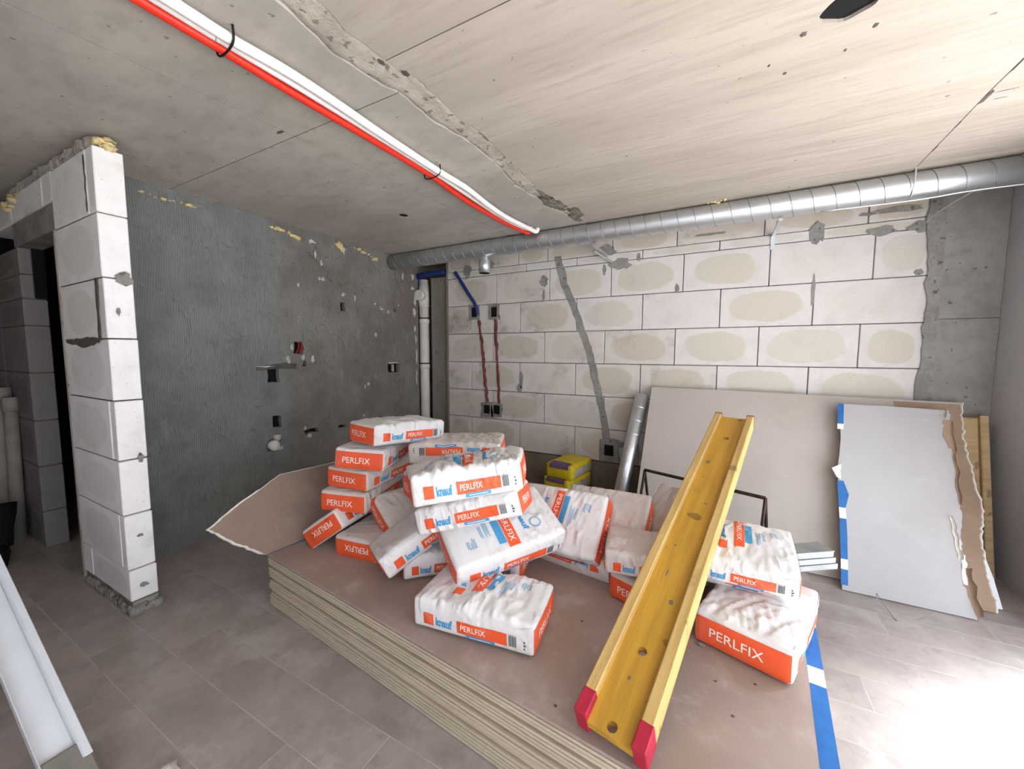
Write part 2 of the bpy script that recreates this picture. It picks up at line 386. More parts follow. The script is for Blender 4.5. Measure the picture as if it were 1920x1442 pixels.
# rough mortar fill in the wide joint
bm = bmesh.new(); rows = []
N = 130
for i in range(N+1):
    y = -5.4 + 5.6*i/N
    def ip(L):
        for (xa, ya), (xb, yb) in zip(L, L[1:]):
            if ya <= y <= yb: return xa + (xb-xa)*(y-ya)/(yb-ya)
        return L[-1][0]
    a, b = ip(trL) - .012, ip(trR) + .012; row = []
    for k in range(9):
        x = a + (b-a)*k/8
        h = .003*noise.noise((x*9, y*6, 0)) + .006*noise.noise((x*22, y*16, 3)) + .005*noise.noise((x*60, y*50, 9))
        row.append(bm.verts.new((x, y, H + .007 + h + (.010 if k in (0, 8) else -.003))))
    rows.append(row)
for r0, r1 in zip(rows, rows[1:]):
    for k in range(8): bm.faces.new((r0[k], r0[k+1], r1[k+1], r1[k]))
obj('mortar_joint', bm, M['joint_mortar'], ceil, smooth=True)
obj('core_hole_dark', bx((.23, -2.16, H+.012), (.41, -2.01, H+.09)), M['black'], ceil)  # black plugs stand in for the darkness deep inside both holes
obj('core_hole_dark', bx((-2.37, -1.37, H+.003), (-2.28, -1.28, H+.09)), M['black'], ceil)
# smears of mortar beside the joint and torn crack at the right seam
bm = bmesh.new()
for (x, y, sx, sy) in [(-1.06, -.75, .04, .10), (-1.16, -1.05, .045, .16), (-1.13, -.95, .04, .12), (-1.10, -.62, .03, .1)]:
    blob(bm, (x, y, H), (sx, sy, .007), x*9+y, .9, 3)
obj('mortar_smear', bm, M['rough_spall'], ceil)
bm = bmesh.new()
for (x, y, sx, sy) in [(.974, -1.235, .012, .07), (.975, -1.0, .005, .05), (.985, -.75, .004, .05), (1.02, -1.262, .05, .003), (1.03, -1.20, .03, .003), (.969, -1.45, .004, .05), (.42, -1.95, .010, .014), (.36, -1.86, .006, .010), (.21, -2.02, .012, .016), (.18, -1.82, .008, .012), (.12, -1.9, .006, .01), (-2.02, -2.52, .035, .012), (-1.16, -2.53, .016, .02), (-1.2, -2.62, .012, .02)]:
    blob(bm, (x, y, H+.001), (sx, sy, .003), x*7+y, .4, 1)
obj('spalled_spot', bm, M['grout'], ceil)
def foam(parent, pts, name='foam_bead'):
    bm = bmesh.new()
    for i, (x, y, z, s) in enumerate(pts): k = R.uniform(.55, 1.35); blob(bm, (x+R.uniform(-.2, .2)*s, y+R.uniform(-.7, .7)*s, z+R.uniform(-.6, .5)*s), (s*k*R.uniform(.7, 1.2), s*k*R.uniform(.8, 1.5), s*k*R.uniform(.5, .9)), i*3.1+x, .6)
    return obj(name, bm, M['foam'], parent, smooth=True)
foam(ceil, [(-.15+.022*i, -.472+R.uniform(-.01, .01), H-.002, .016) for i in range(7)])

# back wall of aerated blocks
wb = structure('wall_back')
obj('wall_core', bx((-2.905, .012, 0), (XR+.25, .3, H+.1)), M['grout'], wb)
Z0 = 1.3141; RH = .325; BW = .6369
def blocks(za, zb, xs, mat, parent, y0=0.0, y1=.02, prob=0):
    for a, b in zip(xs, xs[1:]):
        if b - a < .01: continue
        w, h = b-a-.006, zb-za-.006; d = R.uniform(-.0025, .0025)
        mm = mat(a, za) if callable(mat) else mat
        obj('block', bx((-w/2, y0-.0, -h/2), (w/2, y1, h/2), .004), mm, parent, loc=((a+b)/2, d, (za+zb)/2))
def bmat(x, z):
    return M['block_grimy'] if (x < -.5 and z < 1.4) or (x < -1.7) else M['block']
XB0, XB1 = -2.905, 1.262
offs = {2: -1.592, 1: -1.295, 0: -1.005, -1: -1.298, -2: -1.001, -3: -1.2955}
for k, o0 in offs.items():
    xs = [XB0] + [o0 + n*BW for n in range(-4, 8) if XB0 + .05 < o0 + n*BW < XB1 - .04] + [XB1]
    blocks(Z0 + k*RH, Z0 + (k+1)*RH, xs, bmat, wb)
zt = Z0 + 3*RH
blocks(zt, 2.366, [XB0, -2.4, -1.86, -1.30, -.67, -.044, .583, XB1], M['block'], wb)
blocks(2.366, H, [XB0, -2.6, -1.96, -1.62, -.95, -.38, .271, .909, XB1], M['block_grimy'], wb, y0=.004)
obj('brown_shade_stain', bx((XB0, .0, 0), (XB1, .03, Z0-3*RH-.012)), M['brown_shade_stain'], wb)  # bottom course of the wall, with the stack's shade put into its colour
obj('concrete_column', bx((XB1+.004, -.014, 0), (XR, .05, H), .004), M['column'], wb)
bm = bmesh.new(); box(bm, (XB1+.05, -.0155, 1.655), (XR, -.012, 1.66)); obj('formwork_seam', bm, M['grout'], wb)
# mortar smears and the filled chase on the back wall
def patch(parent, outline, t, mat, plane='y', base=0.0, name='mortar_patch', holes=()):
    f = (lambda a, b, d: (a, base-d, b)) if plane == 'y' else (lambda a, b, d: (base+d, a, b))
    return obj(name, prism(outline, holes, t, f), mat, parent)
ch = [(-1.50, 2.40), (-1.43, 2.133), (-1.289, 1.805), (-1.155, 1.431), (-1.055, 1.035), (-.978, .70), (-.965, .56)]
lft = jag([(x-.035, z) for x, z in ch], .007, .05); rgt = jag([(x+.035, z) for x, z in ch], .007, .05)
patch(wb, lft + rgt[::-1], .006, M['mortar'], name='filled_chase')
for (x, z, w, h) in [(-1.006, 2.40, .2, .12), (-.87, 2.262, .22, .13), (-1.654, 2.16, .10, .12), (-1.654, 2.02, .035, .16), (.622, 2.336, .11, .17), (.99, 2.304, .17, .08), (1.19, 2.30, .14, .09), (1.081, 2.437, .30, .05), (.9, 2.43, .1, .03), (-.364, 2.0, .04, .08), (-.702, 2.30, .04, .09), (-1.911, 1.127, .05, .2), (-1.93, 1.03, .08, .1), (-1.02, 2.225, .03, .12), (-.1, 2.43, .3, .02), (.612, 1.905, .025, .30), (-.80, .53, .20, .06), (1.2, 1.99, .05, .05), (-2.62, 2.36, .12, .18), (-2.3, 2.40, .1, .1)]:
    n = 14; pts = [(x + w/2*math.cos(2*math.pi*i/n)*R.uniform(.6, 1.15), z + h/2*math.sin(2*math.pi*i/n)*R.uniform(.6, 1.15)) for i in range(n)]
    patch(wb, pts, .0045, M['mortar'])
pts = jag([(XB1-.035, 0.02), (XB1-.03, 1.0), (XB1-.02, 1.6), (XB1-.03, 2.1), (XB1-.05, 2.4), (XB1-.04, 2.53)], .012, .05)
patch(wb, pts + [(XB1+.05, 2.53), (XB1+.05, .02)], .004, M['mortar'], base=-.012)
def wall_box(cx, cz, w, h, parent, mw=.05):
    patch(parent, rect(cx, cz, w+mw*2, h+mw*2, .014), .012, M['mortar'], name='socket_surround', holes=[rect(cx, cz, w, h, .002)])
    obj('socket_box', bx((cx-w/2, -.0065, cz-h/2), (cx+w/2, -.004, cz+h/2)), M['black'], parent)  # black plate stands in for the dark inside the recess
wall_box(-2.522, 1.885, .075, .11, wb, .03); wall_box(-2.257, 1.877, .075, .11, wb, .035)
wall_box(-2.355, .77, .085, .10, wb, .03); wall_box(-2.225, .775, .085, .10, wb, .03)
wall_box(-.936, .46, .09, .11, wb, .06)
for pts in ([(-2.464, 1.80), (-2.42, 1.5), (-2.38, 1.1), (-2.351, .83)], [(-2.243, 1.80), (-2.225, 1.4), (-2.20, 1.1), (-2.195, .84)]):
    l = jag([(x-.018, z) for x, z in pts], .008, .04); r = jag([(x+.018, z) for x, z in pts], .008, .04)
    patch(wb, l + r[::-1], .003, M['grout'], name='wiring_chase')
    obj('conduit', tb([(x, -.006, z) for x, z in pts], .007, 8, 4), M['red_wire'], wb, smooth=True)
obj('conduit', tb([(-2.78, -.02, 2.36), (-2.72, -.02, 2.28), (-2.60, -.02, 2.11), (-2.50, -.018, 1.97), (-2.475, -.01, 1.86)], .020, 8, 4), M['blue_pipe'], wb, smooth=True)

# niche with the soil pipe in the left back corner
nc = structure('wall_niche')
obj('niche_back', bx((XL-.2, .30, 0), (-2.905, .36, H)), M['niche'], nc)
obj('niche_side', bx((-2.925, .0, 0), (-2.90, .31, H)), M['niche'], nc)
obj('niche_panel', bx((-3.21, .06, 0), (-2.93, .09, 2.34), .003), M['niche'], nc)
obj('niche_side', bx((XL-.2, .0, 0), (XL-.10, .31, H)), M['niche'], nc)
pp = thing('soil_pipe', 'white plastic soil pipe standing in the corner niche', 'pipe', (-3.34, .075, 0))
obj('pipe', tb([(0, 0, 0), (0, 0, 2.33)], .062, 20), M['pvc'], pp, smooth=True)
for z in (1.22, 1.79):
    obj('pipe_socket', tb([(0, 0, z), (0, 0, z+.05), (0, 0, z+.055)], [.069, .069, .064], 20), M['pvc'], pp, smooth=True)
    c = obj('pipe_clamp', tb([(0, 0, z+.058), (0, 0, z+.073)], .068, 20), M['pvc_dark'], pp, smooth=True)
obj('pipe_socket', tb([(0, 0, 2.0), (0, 0, 2.25)], [.068, .068], 20), M['pvc'], pp, smooth=True)
ic = obj('inspection_cap', tb([(.0, -.04, 2.13), (.02, -.115, 2.13), (.02, -.125, 2.13)], [.068, .068, .060], 20), M['pvc'], pp, smooth=False)
bl = thing('blue_pipe', 'dark blue pipe run across the top of the corner niche', 'pipe', (0, 0, 0))
obj('pipe', tb([(-3.38, .05, 2.30), (-3.37, .0, 2.36), (-3.30, -.02, 2.372), (-3.0, -.03, 2.378), (-2.93, -.02, 2.375)], .028, 12, 4), M['blue_pipe'], bl, smooth=True)

# left wall, rendered grey with open boxes
wl = structure('wall_left')
holes = [rect(-1.827, 1.217, .10, .11, .006), rect(-1.59, 1.461, .085, .12, .01), rect(-.438, 1.24, .17, .10, .006), rect(-1.813, .821, .075, .10, .004), rect(-1.107, 1.88, .055, .085, .008), rect(-.40, 1.91, .045, .05, .008), rect(-1.50, .685, .13, .04, .01), rect(-1.16, .668, .09, .035, .008), circ(-1.86, .62, .055, 16, .05), rect(-1.54, 1.32, .04, .05, .01), rect(-1.02, 2.47, .05, .04, .008)]
fl = lambda a, b, d: (XL - d, a, b)
obj('rendered_face', prism([(-2.90, 0), (0, 0)] + jag([(0, 2.50), (-.5, 2.51), (-1.0, 2.49), (-1.7, 2.505), (-2.3, 2.50), (-2.90, 2.47)], .010, .06), holes, .045, fl), M['left_wall'], wl)
obj('wall_core', bx((XL-.15, -2.90, 0), (XL-.06, 0, H)), M['black'], wl)
obj('top_mortar', bx((XL-.06, -2.9, 2.40), (XL-.012, 0, H)), M['left_wall'], wl)
chips = [(-1.425, 2.438, .05, .021), (-1.396, 2.334, .017, .052), (-1.336, 2.26, .025, .047), (-1.325, 2.113, .025, .031), (-1.359, 2.117, .017, .031), (-1.571, 2.023, .017, .036), (-1.1, 2.002, .029, .026), (-.962, 1.98, .012, .052), (-.696, 1.951, .025, .016), (-.602, 1.905, .033, .021), (-.504, 1.881, .029, .021), (-.345, 1.973, .017, .021), (-.692, 1.614, .033, .042), (-1.698, 1.362, .033, .031), (-1.689, 1.333, .021, .026), (-1.459, 1.354, .029, .042), (-1.555, 1.375, .029, .04), (-1.66, 1.466, .017, .042), (-1.084, 2.436, .033, .052), (-.649, 2.44, .012, .047), (-.263, 2.327, .017, .083), (-.092, 2.356, .042, .062), (-.096, 2.208, .05, .042), (-.06, 2.065, .025, .125), (-.074, 1.914, .042, .073), (-.069, 1.723, .029, .052), (-.052, 1.586, .025, .083), (-.047, 1.392, .021, .156), (-.054, 1.113, .017, .125), (-1.825, .685, .05, .035), (-1.80, .585, .034, .033), (-1.524, .64, .045, .03), (-1.561, .72, .019, .03), (-.815, 1.079, .027, .021), (-.858, 1.053, .011, .029), (-.886, .742, .023, .021), (-1.86, 1.30, .13, .012), (-.44, 1.302, .12, .014)]
bm = bmesh.new()
for i, (y, z, w, h) in enumerate(chips): blob(bm, (XL+.003, y, z), (.008, w*.55, h*.55), i*2.3, 1.3, 2)
o = obj('plaster_chip', bm, M['chip'], wl); o['kind'] = 'stuff'
foam(wl, [(XL+.008, -1.79+.028*i, 2.475-.004*i, .02) for i in range(9)]); foam(wl, [(XL+.01, -1.16+.03*i, 2.485-.012*i, .026) for i in range(4)])
foam(wl, [(XL+.008, -.95+.03*i, 2.50-.006*i-(.02 if i > 7 else 0), .019) for i in range(11)]); foam(wl, [(XL+.006, -2.62+.035*i, 2.455, .013) for i in range(9)])
for pts in ([(XL-.03, -1.60, 1.41), (XL-.01, -1.585, 1.46), (XL-.03, -1.575, 1.51)], [(XL-.03, -1.57, 1.41), (XL-.005, -1.56, 1.47), (XL-.03, -1.555, 1.52)]):
    obj('wire', tb(pts, .008, 6, 4), M['red_wire'], wl, smooth=True)
obj('box_divider', bx((XL-.03, -.445, 1.20), (XL-.004, -.430, 1.28)), M['chip'], wl)
obj('drain_outlet', tb([(XL-.04, -1.86, .62), (XL+.03, -1.86, .62), (XL+.045, -1.86, .62)], [.045, .045, .036], 16), M['pvc'], wl, smooth=True)
obj('drain_elbow', tb([(XL-.02, -1.83, .68), (XL+.035, -1.83, .685)], .026, 12), M['chip'], wl, smooth=True)
obj('render_scar', prism(jag([(-1.97, 1.30), (-1.75, 1.33), (-1.62, 1.32)], .008, .03) + jag([(-1.63, 1.27), (-1.8, 1.275), (-1.96, 1.27)], .008, .03), [], .006, lambda a, b, d: (XL + d, a, b)), M['grout'], wl)

# partition with the pier and the doorway
wp = structure('wall_partition')
YF, YB = -2.9966, -2.882
lev = [0.06, .236, .540, .839, 1.160, 1.487, 1.800, 2.124, 2.452]
obj('wall_core', bx((-3.44, YF+.006, 0), (-2.84, YB-.006, 2.45)), M['grout'], wp)
for i, (a, b) in enumerate(zip(lev, lev[1:])):
    xe = -2.757 - .006*i; sp = {7: [-2.90], 5: [-2.865], 3: [-2.84], 1: [-2.83]}.get(i, [])
    if i == 0: sp = [-3.30]
    xs = [-3.445] + sp + [xe]
    for xa, xb in zip(xs, xs[1:]):
        w, h = xb-xa-.005, b-a-.007
        obj('block', bx((-w/2, -.058, -h/2), (w/2, .058, h/2), .004), M['block_plain'], wp, loc=((xa+xb)/2 + R.uniform(-.002, .002), (YF+YB)/2 + R.uniform(-.002, .002), (a+b)/2))
obj('mortar_bed', bx((-3.44, YF+.004, 0), (-2.755, YB-.004, .06)), M['mortar'], wp)
bm = bmesh.new()
for i in range(9): blob(bm, (-2.75+R.uniform(-.01, .012), YF+.014*i, .012), (.028, .022, .03), i*1.7, .4, 1)
for i in range(16): blob(bm, (-2.77-.042*i, YF-.004, .012), (.03, .016, .03+.02*R.random()), i*2.1, .4, 1)
obj('mortar_skirt', bm, M['mortar'], wp, smooth=True)
obj('door_lining', bx((-3.482, YF-.004, 0), (-3.448, YB, 2.13), .004), M['mortar_light'], wp)
obj('lintel', bx((-4.30, YF-.002, 2.13), (-3.32, YB, 2.285), .004), M['mortar'], wp)
for xa, xb in ((-4.9, -4.30), (-4.295, -3.63), (-3.625, -3.452)):
    w = xb-xa
    obj('block', bx((-w/2+.002, -.057, -.085), (w/2-.002, .057, .085), .004), M['block_plain'], wp, loc=((xa+xb)/2, (YF+YB)/2, 2.375))
pts = []
for (xc, zc, w, h) in [(-2.78, 1.80, .075, .06)]: pass
ex = lambda a, b, d: (-2.768 - .0 + d, a, b)
for (z, w, h, yo) in [(1.80, .09, .075, .03), (.845, .03, .05, .045), (1.63, .016, .05, -.02), (.42, .03, .02, .0), (.14, .04, .03, 0)]:
    n = 14; yc = (YF+YB)/2 + yo*.6
    o = [(min(YB, max(YF, yc + w/2*math.cos(2*math.pi*i/n)*R.uniform(.6, 1.2))), z + h/2*math.sin(2*math.pi*i/n)*R.uniform(.5, 1.2)) for i in range(n)]
    xe = -2.757 - .006*((z-.06)/.33)
    obj('mortar_patch', prism(o, [], .004, lambda a, b, d, xe=xe: (xe + .002 + d, a, b)), M['mortar'], wp)
for (xc, za, zb, w) in [(-2.873, 1.49, 1.80, .04), (-2.905, 2.14, 2.42, .012), (-3.0, 1.46, 1.50, .0)]:
    if w: obj('mortar_patch', prism(jag([(xc-w/2, za), (xc-w*.3, zb)], .006, .04) + jag([(xc+w/2, zb), (xc+w*.35, za)], .006, .04), [], .003, lambda a, b, d: (a, YF-.0045-d, b)), M['grout'], wp)
obj('mortar_patch', prism(jag([(-3.40, 1.49), (-3.1, 1.495), (-2.86, 1.49)], .006, .04) + jag([(-2.9, 1.465), (-3.1, 1.44), (-3.2, 1.455), (-3.39, 1.47)], .008, .04), [], .003, lambda a, b, d: (a, YF-.0045-d, b)), M['grout'], wp)
foam(wp, [(-2.80-.012*i, YF+.015+.02*i, 2.486, .030) for i in range(5)] + [(-2.805, YF+.06, 2.462, .03), (-2.80, YF+.075, 2.447, .022)])
bm = bmesh.new()
for i in range(32): blob(bm, (-2.915-.048*i, YF+.03, 2.49), (.035, .035, .05), i*1.3, .5, 1)
obj('top_mortar', bm, M['mortar_light'], wp, smooth=True)
foam(wp, [(-4.15-.04*i, YF-.005, 2.45-.03*(i % 3), .03) for i in range(6)])
# left jamb and hall beyond
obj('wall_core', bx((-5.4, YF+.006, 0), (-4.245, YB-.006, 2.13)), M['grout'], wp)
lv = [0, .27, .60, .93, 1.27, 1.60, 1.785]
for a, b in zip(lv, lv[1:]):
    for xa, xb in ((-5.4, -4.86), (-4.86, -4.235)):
        w = xb-xa; obj('block', bx((-w/2+.003, -.058, (a-b)/2+.003), (w/2-.003, .058, (b-a)/2-.003), .004), M['block_shaded'], wp, loc=((xa+xb)/2, (YF+YB)/2, (a+b)/2))
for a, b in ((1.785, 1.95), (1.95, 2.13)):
    w = 1.165; obj('block', bx((-w/2+.003, -.058, (a-b)/2+.003), (w/2-.003, .0, (b-a)/2-.003), .004), M['block_shaded'], wp, loc=(-5.4+w/2, (YF+YB)/2, (a+b)/2))
obj('dark_gap_panel', bx((-4.244, YF+.060, 1.79), (-4.226, YB, 2.13)), M['black'], wp)  # black panel added to give the dark gap on the upper jamb
hall = structure('wall_hall')
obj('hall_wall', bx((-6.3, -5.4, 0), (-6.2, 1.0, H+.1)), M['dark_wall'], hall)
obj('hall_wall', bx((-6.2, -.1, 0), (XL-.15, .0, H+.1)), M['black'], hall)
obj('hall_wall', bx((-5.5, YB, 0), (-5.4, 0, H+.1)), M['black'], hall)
wo = structure('wall_front')
for lo, hi in (((-6.3, -5.5, 0), (-.5, -5.4, H+.1)), ((1.45, -5.5, 0), (XR+.25, -5.4, H+.1)), ((-.5, -5.5, 0), (1.45, -5.4, .75)), ((-.5, -5.5, 2.3), (1.45, -5.4, H+.1))):  # unseen opening added in this wall for the rear fill lamp
    obj('front_wall', bx(lo, hi), M['right_wall'], wo)
wr = structure('wall_right')
obj('right_wall', bx((XR, -.95, 0), (XR+.25, .0, H+.1)), M['right_wall'], wr)
obj('right_wall', bx((XR, -5.4, 0), (XR+.25, -4.9, H+.1)), M['right_wall'], wr)
obj('window_head', bx((XR, -4.9, 2.32), (XR+.25, -.95, H+.1)), M['right_wall'], wr)
te = structure('trim_terrace')
obj('terrace', bx((XR, -8, -.25), (9, 4, -.02)), M['terrace'], te)

# ------------------------------------------------------------------ ventilation duct under the ceiling
DY, DZ, DR = -.431, 2.449, .080
du = thing('ventilation_duct', 'long round galvanised spiral duct hung under the ceiling along the block wall', 'duct', (0, DY, DZ))
N = 60
obj('duct_tube', tb([(XL+.02 + (XR-XL-.02)*i/8, 0, 0) for i in range(9)], DR, 36), M['galv'], du, smooth=True)
pit = .118; turns = (XR - XL)/pit; n = int(turns*20)
obj('spiral_seam', tb([(XL+.03 + pit*i/20, (DR+.0012)*math.cos(2*math.pi*i/20), (DR+.0012)*math.sin(2*math.pi*i/20)) for i in range(n-6)],   .0021, 5), M['seam'], du, smooth=True)
bc = obj('branch_collar', tb([(-2.112, 0, -.06), (-2.112, 0, -.10), (-2.112, 0, -.108), (-2.112, 0, -.112), (-2.112, 0, -.235)], [.046, .046, .052, .058, .058], 24), M['galv_bright'], du, smooth=True)
obj('collar_opening', tb([(-2.112, 0, -.234), (-2.112, 0, -.2365)], .053, 24), M['black'], du)
def strap(x, label, kind):
    h = thing('duct_hanger', label, 'bracket', (x, DY, DZ), group='duct hangers')
    bm = bmesh.new()
    n = 24
    for i in range(n+1):
        a = -.15*math.pi + 1.3*math.pi*i/n
    pts = [(0, (DR+.004)*math.cos(a), (DR+.004)*math.sin(a)) for a in [math.pi*(.0 - 1.0*i/16) for i in range(17)]]
    tube(bm, [(0, DR+.004, .083)] + pts + [(0, -DR-.004, .083)], .004, 4)
    obj('hanger_strap', bm, M['galv_bright'], h)
    return h
strap(.985, 'thin steel hanger strap round the duct near the right wall', 0)
def angle_bracket(x, label, strut):
    h = thing('wall_bracket', label, 'bracket', (x, DY, DZ), group='duct wall brackets')
    obj('bracket_arm', bx((-.012, -.02, -DR-.030), (.012, -DY-.001, -DR-.012)), M['galv'], h)
    obj('bracket_plate', bx((-.014, -DY-.008, -.20), (.014, -DY-.001, -.08)), M['galv'], h) if strut < 1 else None
    if strut: obj('bracket_strut', tb([(-.05, .18, -DR-.022), (.05, -DY-.01, -.165)], .010, 6), M['galv'], h)
angle_bracket(.33, 'galvanised wall bracket carrying the duct above the block with the wide mortar spot', 0)
angle_bracket(-1.0, 'galvanised wall bracket carrying the duct right of the filled slanting chase', 1)
obj_w = tag(obj('hanging_wire', tb([(.55, DY-.03, DZ-DR-.006), (1.0, DY-.05, DZ-DR-.02), (1.25, DY-.06, DZ-DR-.012), (1.59, DY-.06, DZ-DR-.018)], .004, 6, 5), M['galv_bright'], smooth=True), 'thin pale wire running along the underside of the duct', 'wire')
obj('wire_tail', tb([(1.25, DY-.06, DZ-DR-.012), (1.21, -.2, 2.34), (1.19, -.02, 2.30)], .003, 6, 4), M['galv_bright'], obj_w, smooth=True)

# ------------------------------------------------------------------ conduits clipped to the ceiling
cz = H - .035
rp = [(-1.625, -3.9, cz), (-1.622, -3.194, cz), (-1.617, -2.983, cz), (-1.618, -2.706, cz), (-1.606, -2.296, cz), (-1.604, -1.867, cz), (-1.636, -1.446, cz), (-1.630, -1.002, cz), (-1.590, -.66, cz-.004), (-1.566, -.56, cz-.002), (-1.558, -.535, H-.004)]
rc = tag(obj('red_conduit', tb(rp, .018, 12, 6), M['red'], smooth=True), 'red flexible conduit running along the ceiling beside the white one', 'conduit')
wp1 = [(-1.545, -3.9, cz), (-1.543, -3.167, cz), (-1.541, -2.985, cz), (-1.520, -2.8, cz), (-1.518, -2.6, cz), (-1.528, -2.3, cz), (-1.530, -1.884, cz), (-1.520, -1.6, cz), (-1.545, -1.3, cz), (-1.553, -1.0, cz), (-1.515, -.65, cz), (-1.495, -.55, cz), (-1.485, -.535, H-.004)]
wc = tag(obj('white_conduit', tb(wp1, .019, 12, 6), M['white_hose'], smooth=True), 'white flexible conduit running along the ceiling, right of the red one', 'conduit')
wp2 = [(-1.584, -3.9, cz+.006), (-1.583, -3.1, cz+.006), (-1.580, -2.985, cz+.006), (-1.570, -2.7, cz+.006), (-1.566, -2.3, cz+.006), (-1.567, -1.87, cz+.006), (-1.580, -1.5, cz+.006), (-1.592, -1.0, cz+.006), (-1.552, -.66, cz+.006), (-1.532, -.58, H-.004)]
wc2 = tag(obj('white_conduit', tb(wp2, .016, 12, 6), M['white_hose'], smooth=True), 'second white conduit half hidden between the red and the white one', 'conduit')
for y, lab in ((-2.975, 'black tie holding the ceiling conduits nearest the camera'), (-1.862, 'black tie holding the ceiling conduits midway to the duct')):
    xm = -1.580
    tag(obj('cable_tie', tb([(xm-.064, y, H-.002), (xm-.062, y, cz-.012), (xm-.03, y, cz-.026), (xm+.03, y-.006, cz-.026), (xm+.064, y-.01, cz-.012), (xm+.066, y-.012, H-.002)], .004, 6, 3), M['tie'], smooth=True), lab, 'tie', 'ties on the ceiling conduits')

# ------------------------------------------------------------------ plasterboard stack on the floor
TOP = .290; SA = rad(-5.2); SCX, SCY = -.885, -2.085
NL = 20; pitch_ = TOP/NL
ords = ['topmost', 'second', 'third', 'fourth', 'fifth', 'sixth', 'seventh', 'eighth', 'ninth', 'tenth', 'eleventh', 'twelfth', 'thirteenth', 'fourteenth', 'fifteenth', 'sixteenth', 'seventeenth', 'eighteenth', 'nineteenth', 'lowest']
Ls, Ws, Ts = 2.5, 1.25, .0106
sheet_me = None; tape_me = None
pair = [(0, 0)]*NL; cx = cy = 0
step = [0, .001, -.001, .002, .020, .004, .003, .006, .005, .018, .004, .002, .003, .006, .014, .004, .003, .001, .004, .002]
pair = [((R.uniform(-.009, .009) if i else 0), step[i] + (R.uniform(-.0015, .0015) if i else 0)) for i in range(NL)]
for i in range(NL):
    z = TOP - i*pitch_ - Ts
    lab = ('topmost dusty plasterboard of the floor stack, the bags lie on it' if i == 0 else 'lowest plasterboard of the stack, lying on the floor' if i == NL-1 else ords[i] + ' plasterboard from the top of the floor stack')
    t = thing('plasterboard_sheet', lab, 'plasterboard', (SCX, SCY, z), (0, 0, SA + (R.uniform(-.0012, .0012) if i else 0)), 'plasterboards of the floor stack')
    ox, oy = pair[i]
    if i == 0:
        outl = [(-1.25, -.625), (-.6, -.624), (.2, -.626), (1.25, -.625), (1.25, .625), (-1.25, .625)]
        obj('board', bx((-1.25, -.625, 0), (1.25, .625, Ts), .002), [M['sheet_top']], t)
    else:
        if sheet_me is None: s0 = obj('board', bx((-1.25, -.625, 0), (1.25, .625, Ts), .0010), M['sheet'], t, loc=(ox, oy, 0)); sheet_me = s0
        else: share(sheet_me, 'board', t, (ox, oy, 0))
    if tape_me is None:
        bm = bmesh.new(); box(bm, (-1.2515, -.62, -.0005), (-1.2495, .62, Ts+.0005)); 
        tape_me = obj('edge_tape', bm, M['tape_blue'], t, loc=(ox, oy, 0))
    elif i % 2 == 0 or i < 4: share(tape_me, 'edge_tape', t, (ox, oy, 0))
    if i == 0:
        segs = [(0, .2, 1), (.2, .28, 0), (.28, .54, 1), (.54, .63, 0), (.63, .965, 1), (.965, 1.03, 0), (1.03, 1.25, 1)]
        for a, b, k in segs:
            bm = bmesh.new(); box(bm, (1.205, .625-b, Ts-.0002), (1.2515, .625-a, Ts+.0006)); box(bm, (1.2495, .625-b, 0), (1.2515, .625-a, Ts))
            o = obj('edge_tape', bm, M['tape_blue'] if k else M['tape_white'], t)
            o['label'] = 'blue edge tape' if k else 'white edge tape'
# loose chips on the long edge of the stack
for k, (x, y, z) in enumerate([(.27, -2.06, .003), (-.03, -1.82, .003), (.07, -2.27, .003), (.19, -2.40, .003), (-.42, -2.04, .003), (.02, -2.50, .003), (-.2, -2.62, .003), (-.35, -2.78, .003)]):
    if k == 7: continue
    lab = ['grey plaster crumb beside the long orange bag end at the right', 'small dark crumb under the right bags near the beam', 'dark crumb on the top board right of the beam', 'smallest dark crumb right of the beam holes', 'dark crumb on the top board behind the front bag', 'dark crumb on the board close to the beam near end', 'dark crumb on the board left of the beam near end'][k]
    s = .010 if k == 0 else .004
    x, y = [(-.02, -2.19), (-.03, -1.9), (.03, -2.35), (.15, -2.30), (-.47, -2.28), (.08, -2.47), (-.42, -2.70)][k]
    tag(obj('plaster_crumb', blob(bmesh.new(), (0, 0, 0), (s*1.5, s, s*.7), k*3.3, .4, 1), M['mortar'] if k == 0 else M['grout'], loc=(x, y, TOP+s*.5)), lab, 'crumb', 'crumbs on the top board')

# broken board bent up at the left end of the stack
u_ = Vector((-math.cos(rad(57)), 0, math.sin(rad(57)))); nrm = Vector((math.sin(rad(57)), 0, math.cos(rad(57))))
A0 = Vector((-2.195, -2.61, TOP)); vdir = Vector((.07, 1, 0)).normalized()
out = jag([(0.02, .0), (-.06, .08), (-.10, .12), (-.19, .235)], .005, .015) + jag([(-.19, .235), (-.02, .32), (.24, .43)], .0022, .02) + [(.55, .42), (.75, .42), (.95, .36), (.95, .0)]
br = thing('broken_plasterboard', 'broken piece of plasterboard tilted up at the left end of the stack', 'plasterboard', tuple(A0))
fb = lambda a, b, d: tuple(vdir*a + u_*b - nrm*d)
obj('paper_face', prism(out, [], .0012, lambda a, b, d: tuple(vdir*a + u_*b + nrm*(.0002-d))), M['sheet_broken_shaded'], br)
obj('gypsum_core', prism([(a - (.012 if b > .02 and a < .1 else 0), b + (.004 if b > .2 else 0)) for a, b in out], [], .011, lambda a, b, d: tuple(vdir*a + u_*b + nrm*(-.0014-d))), M['gypsum'], br)

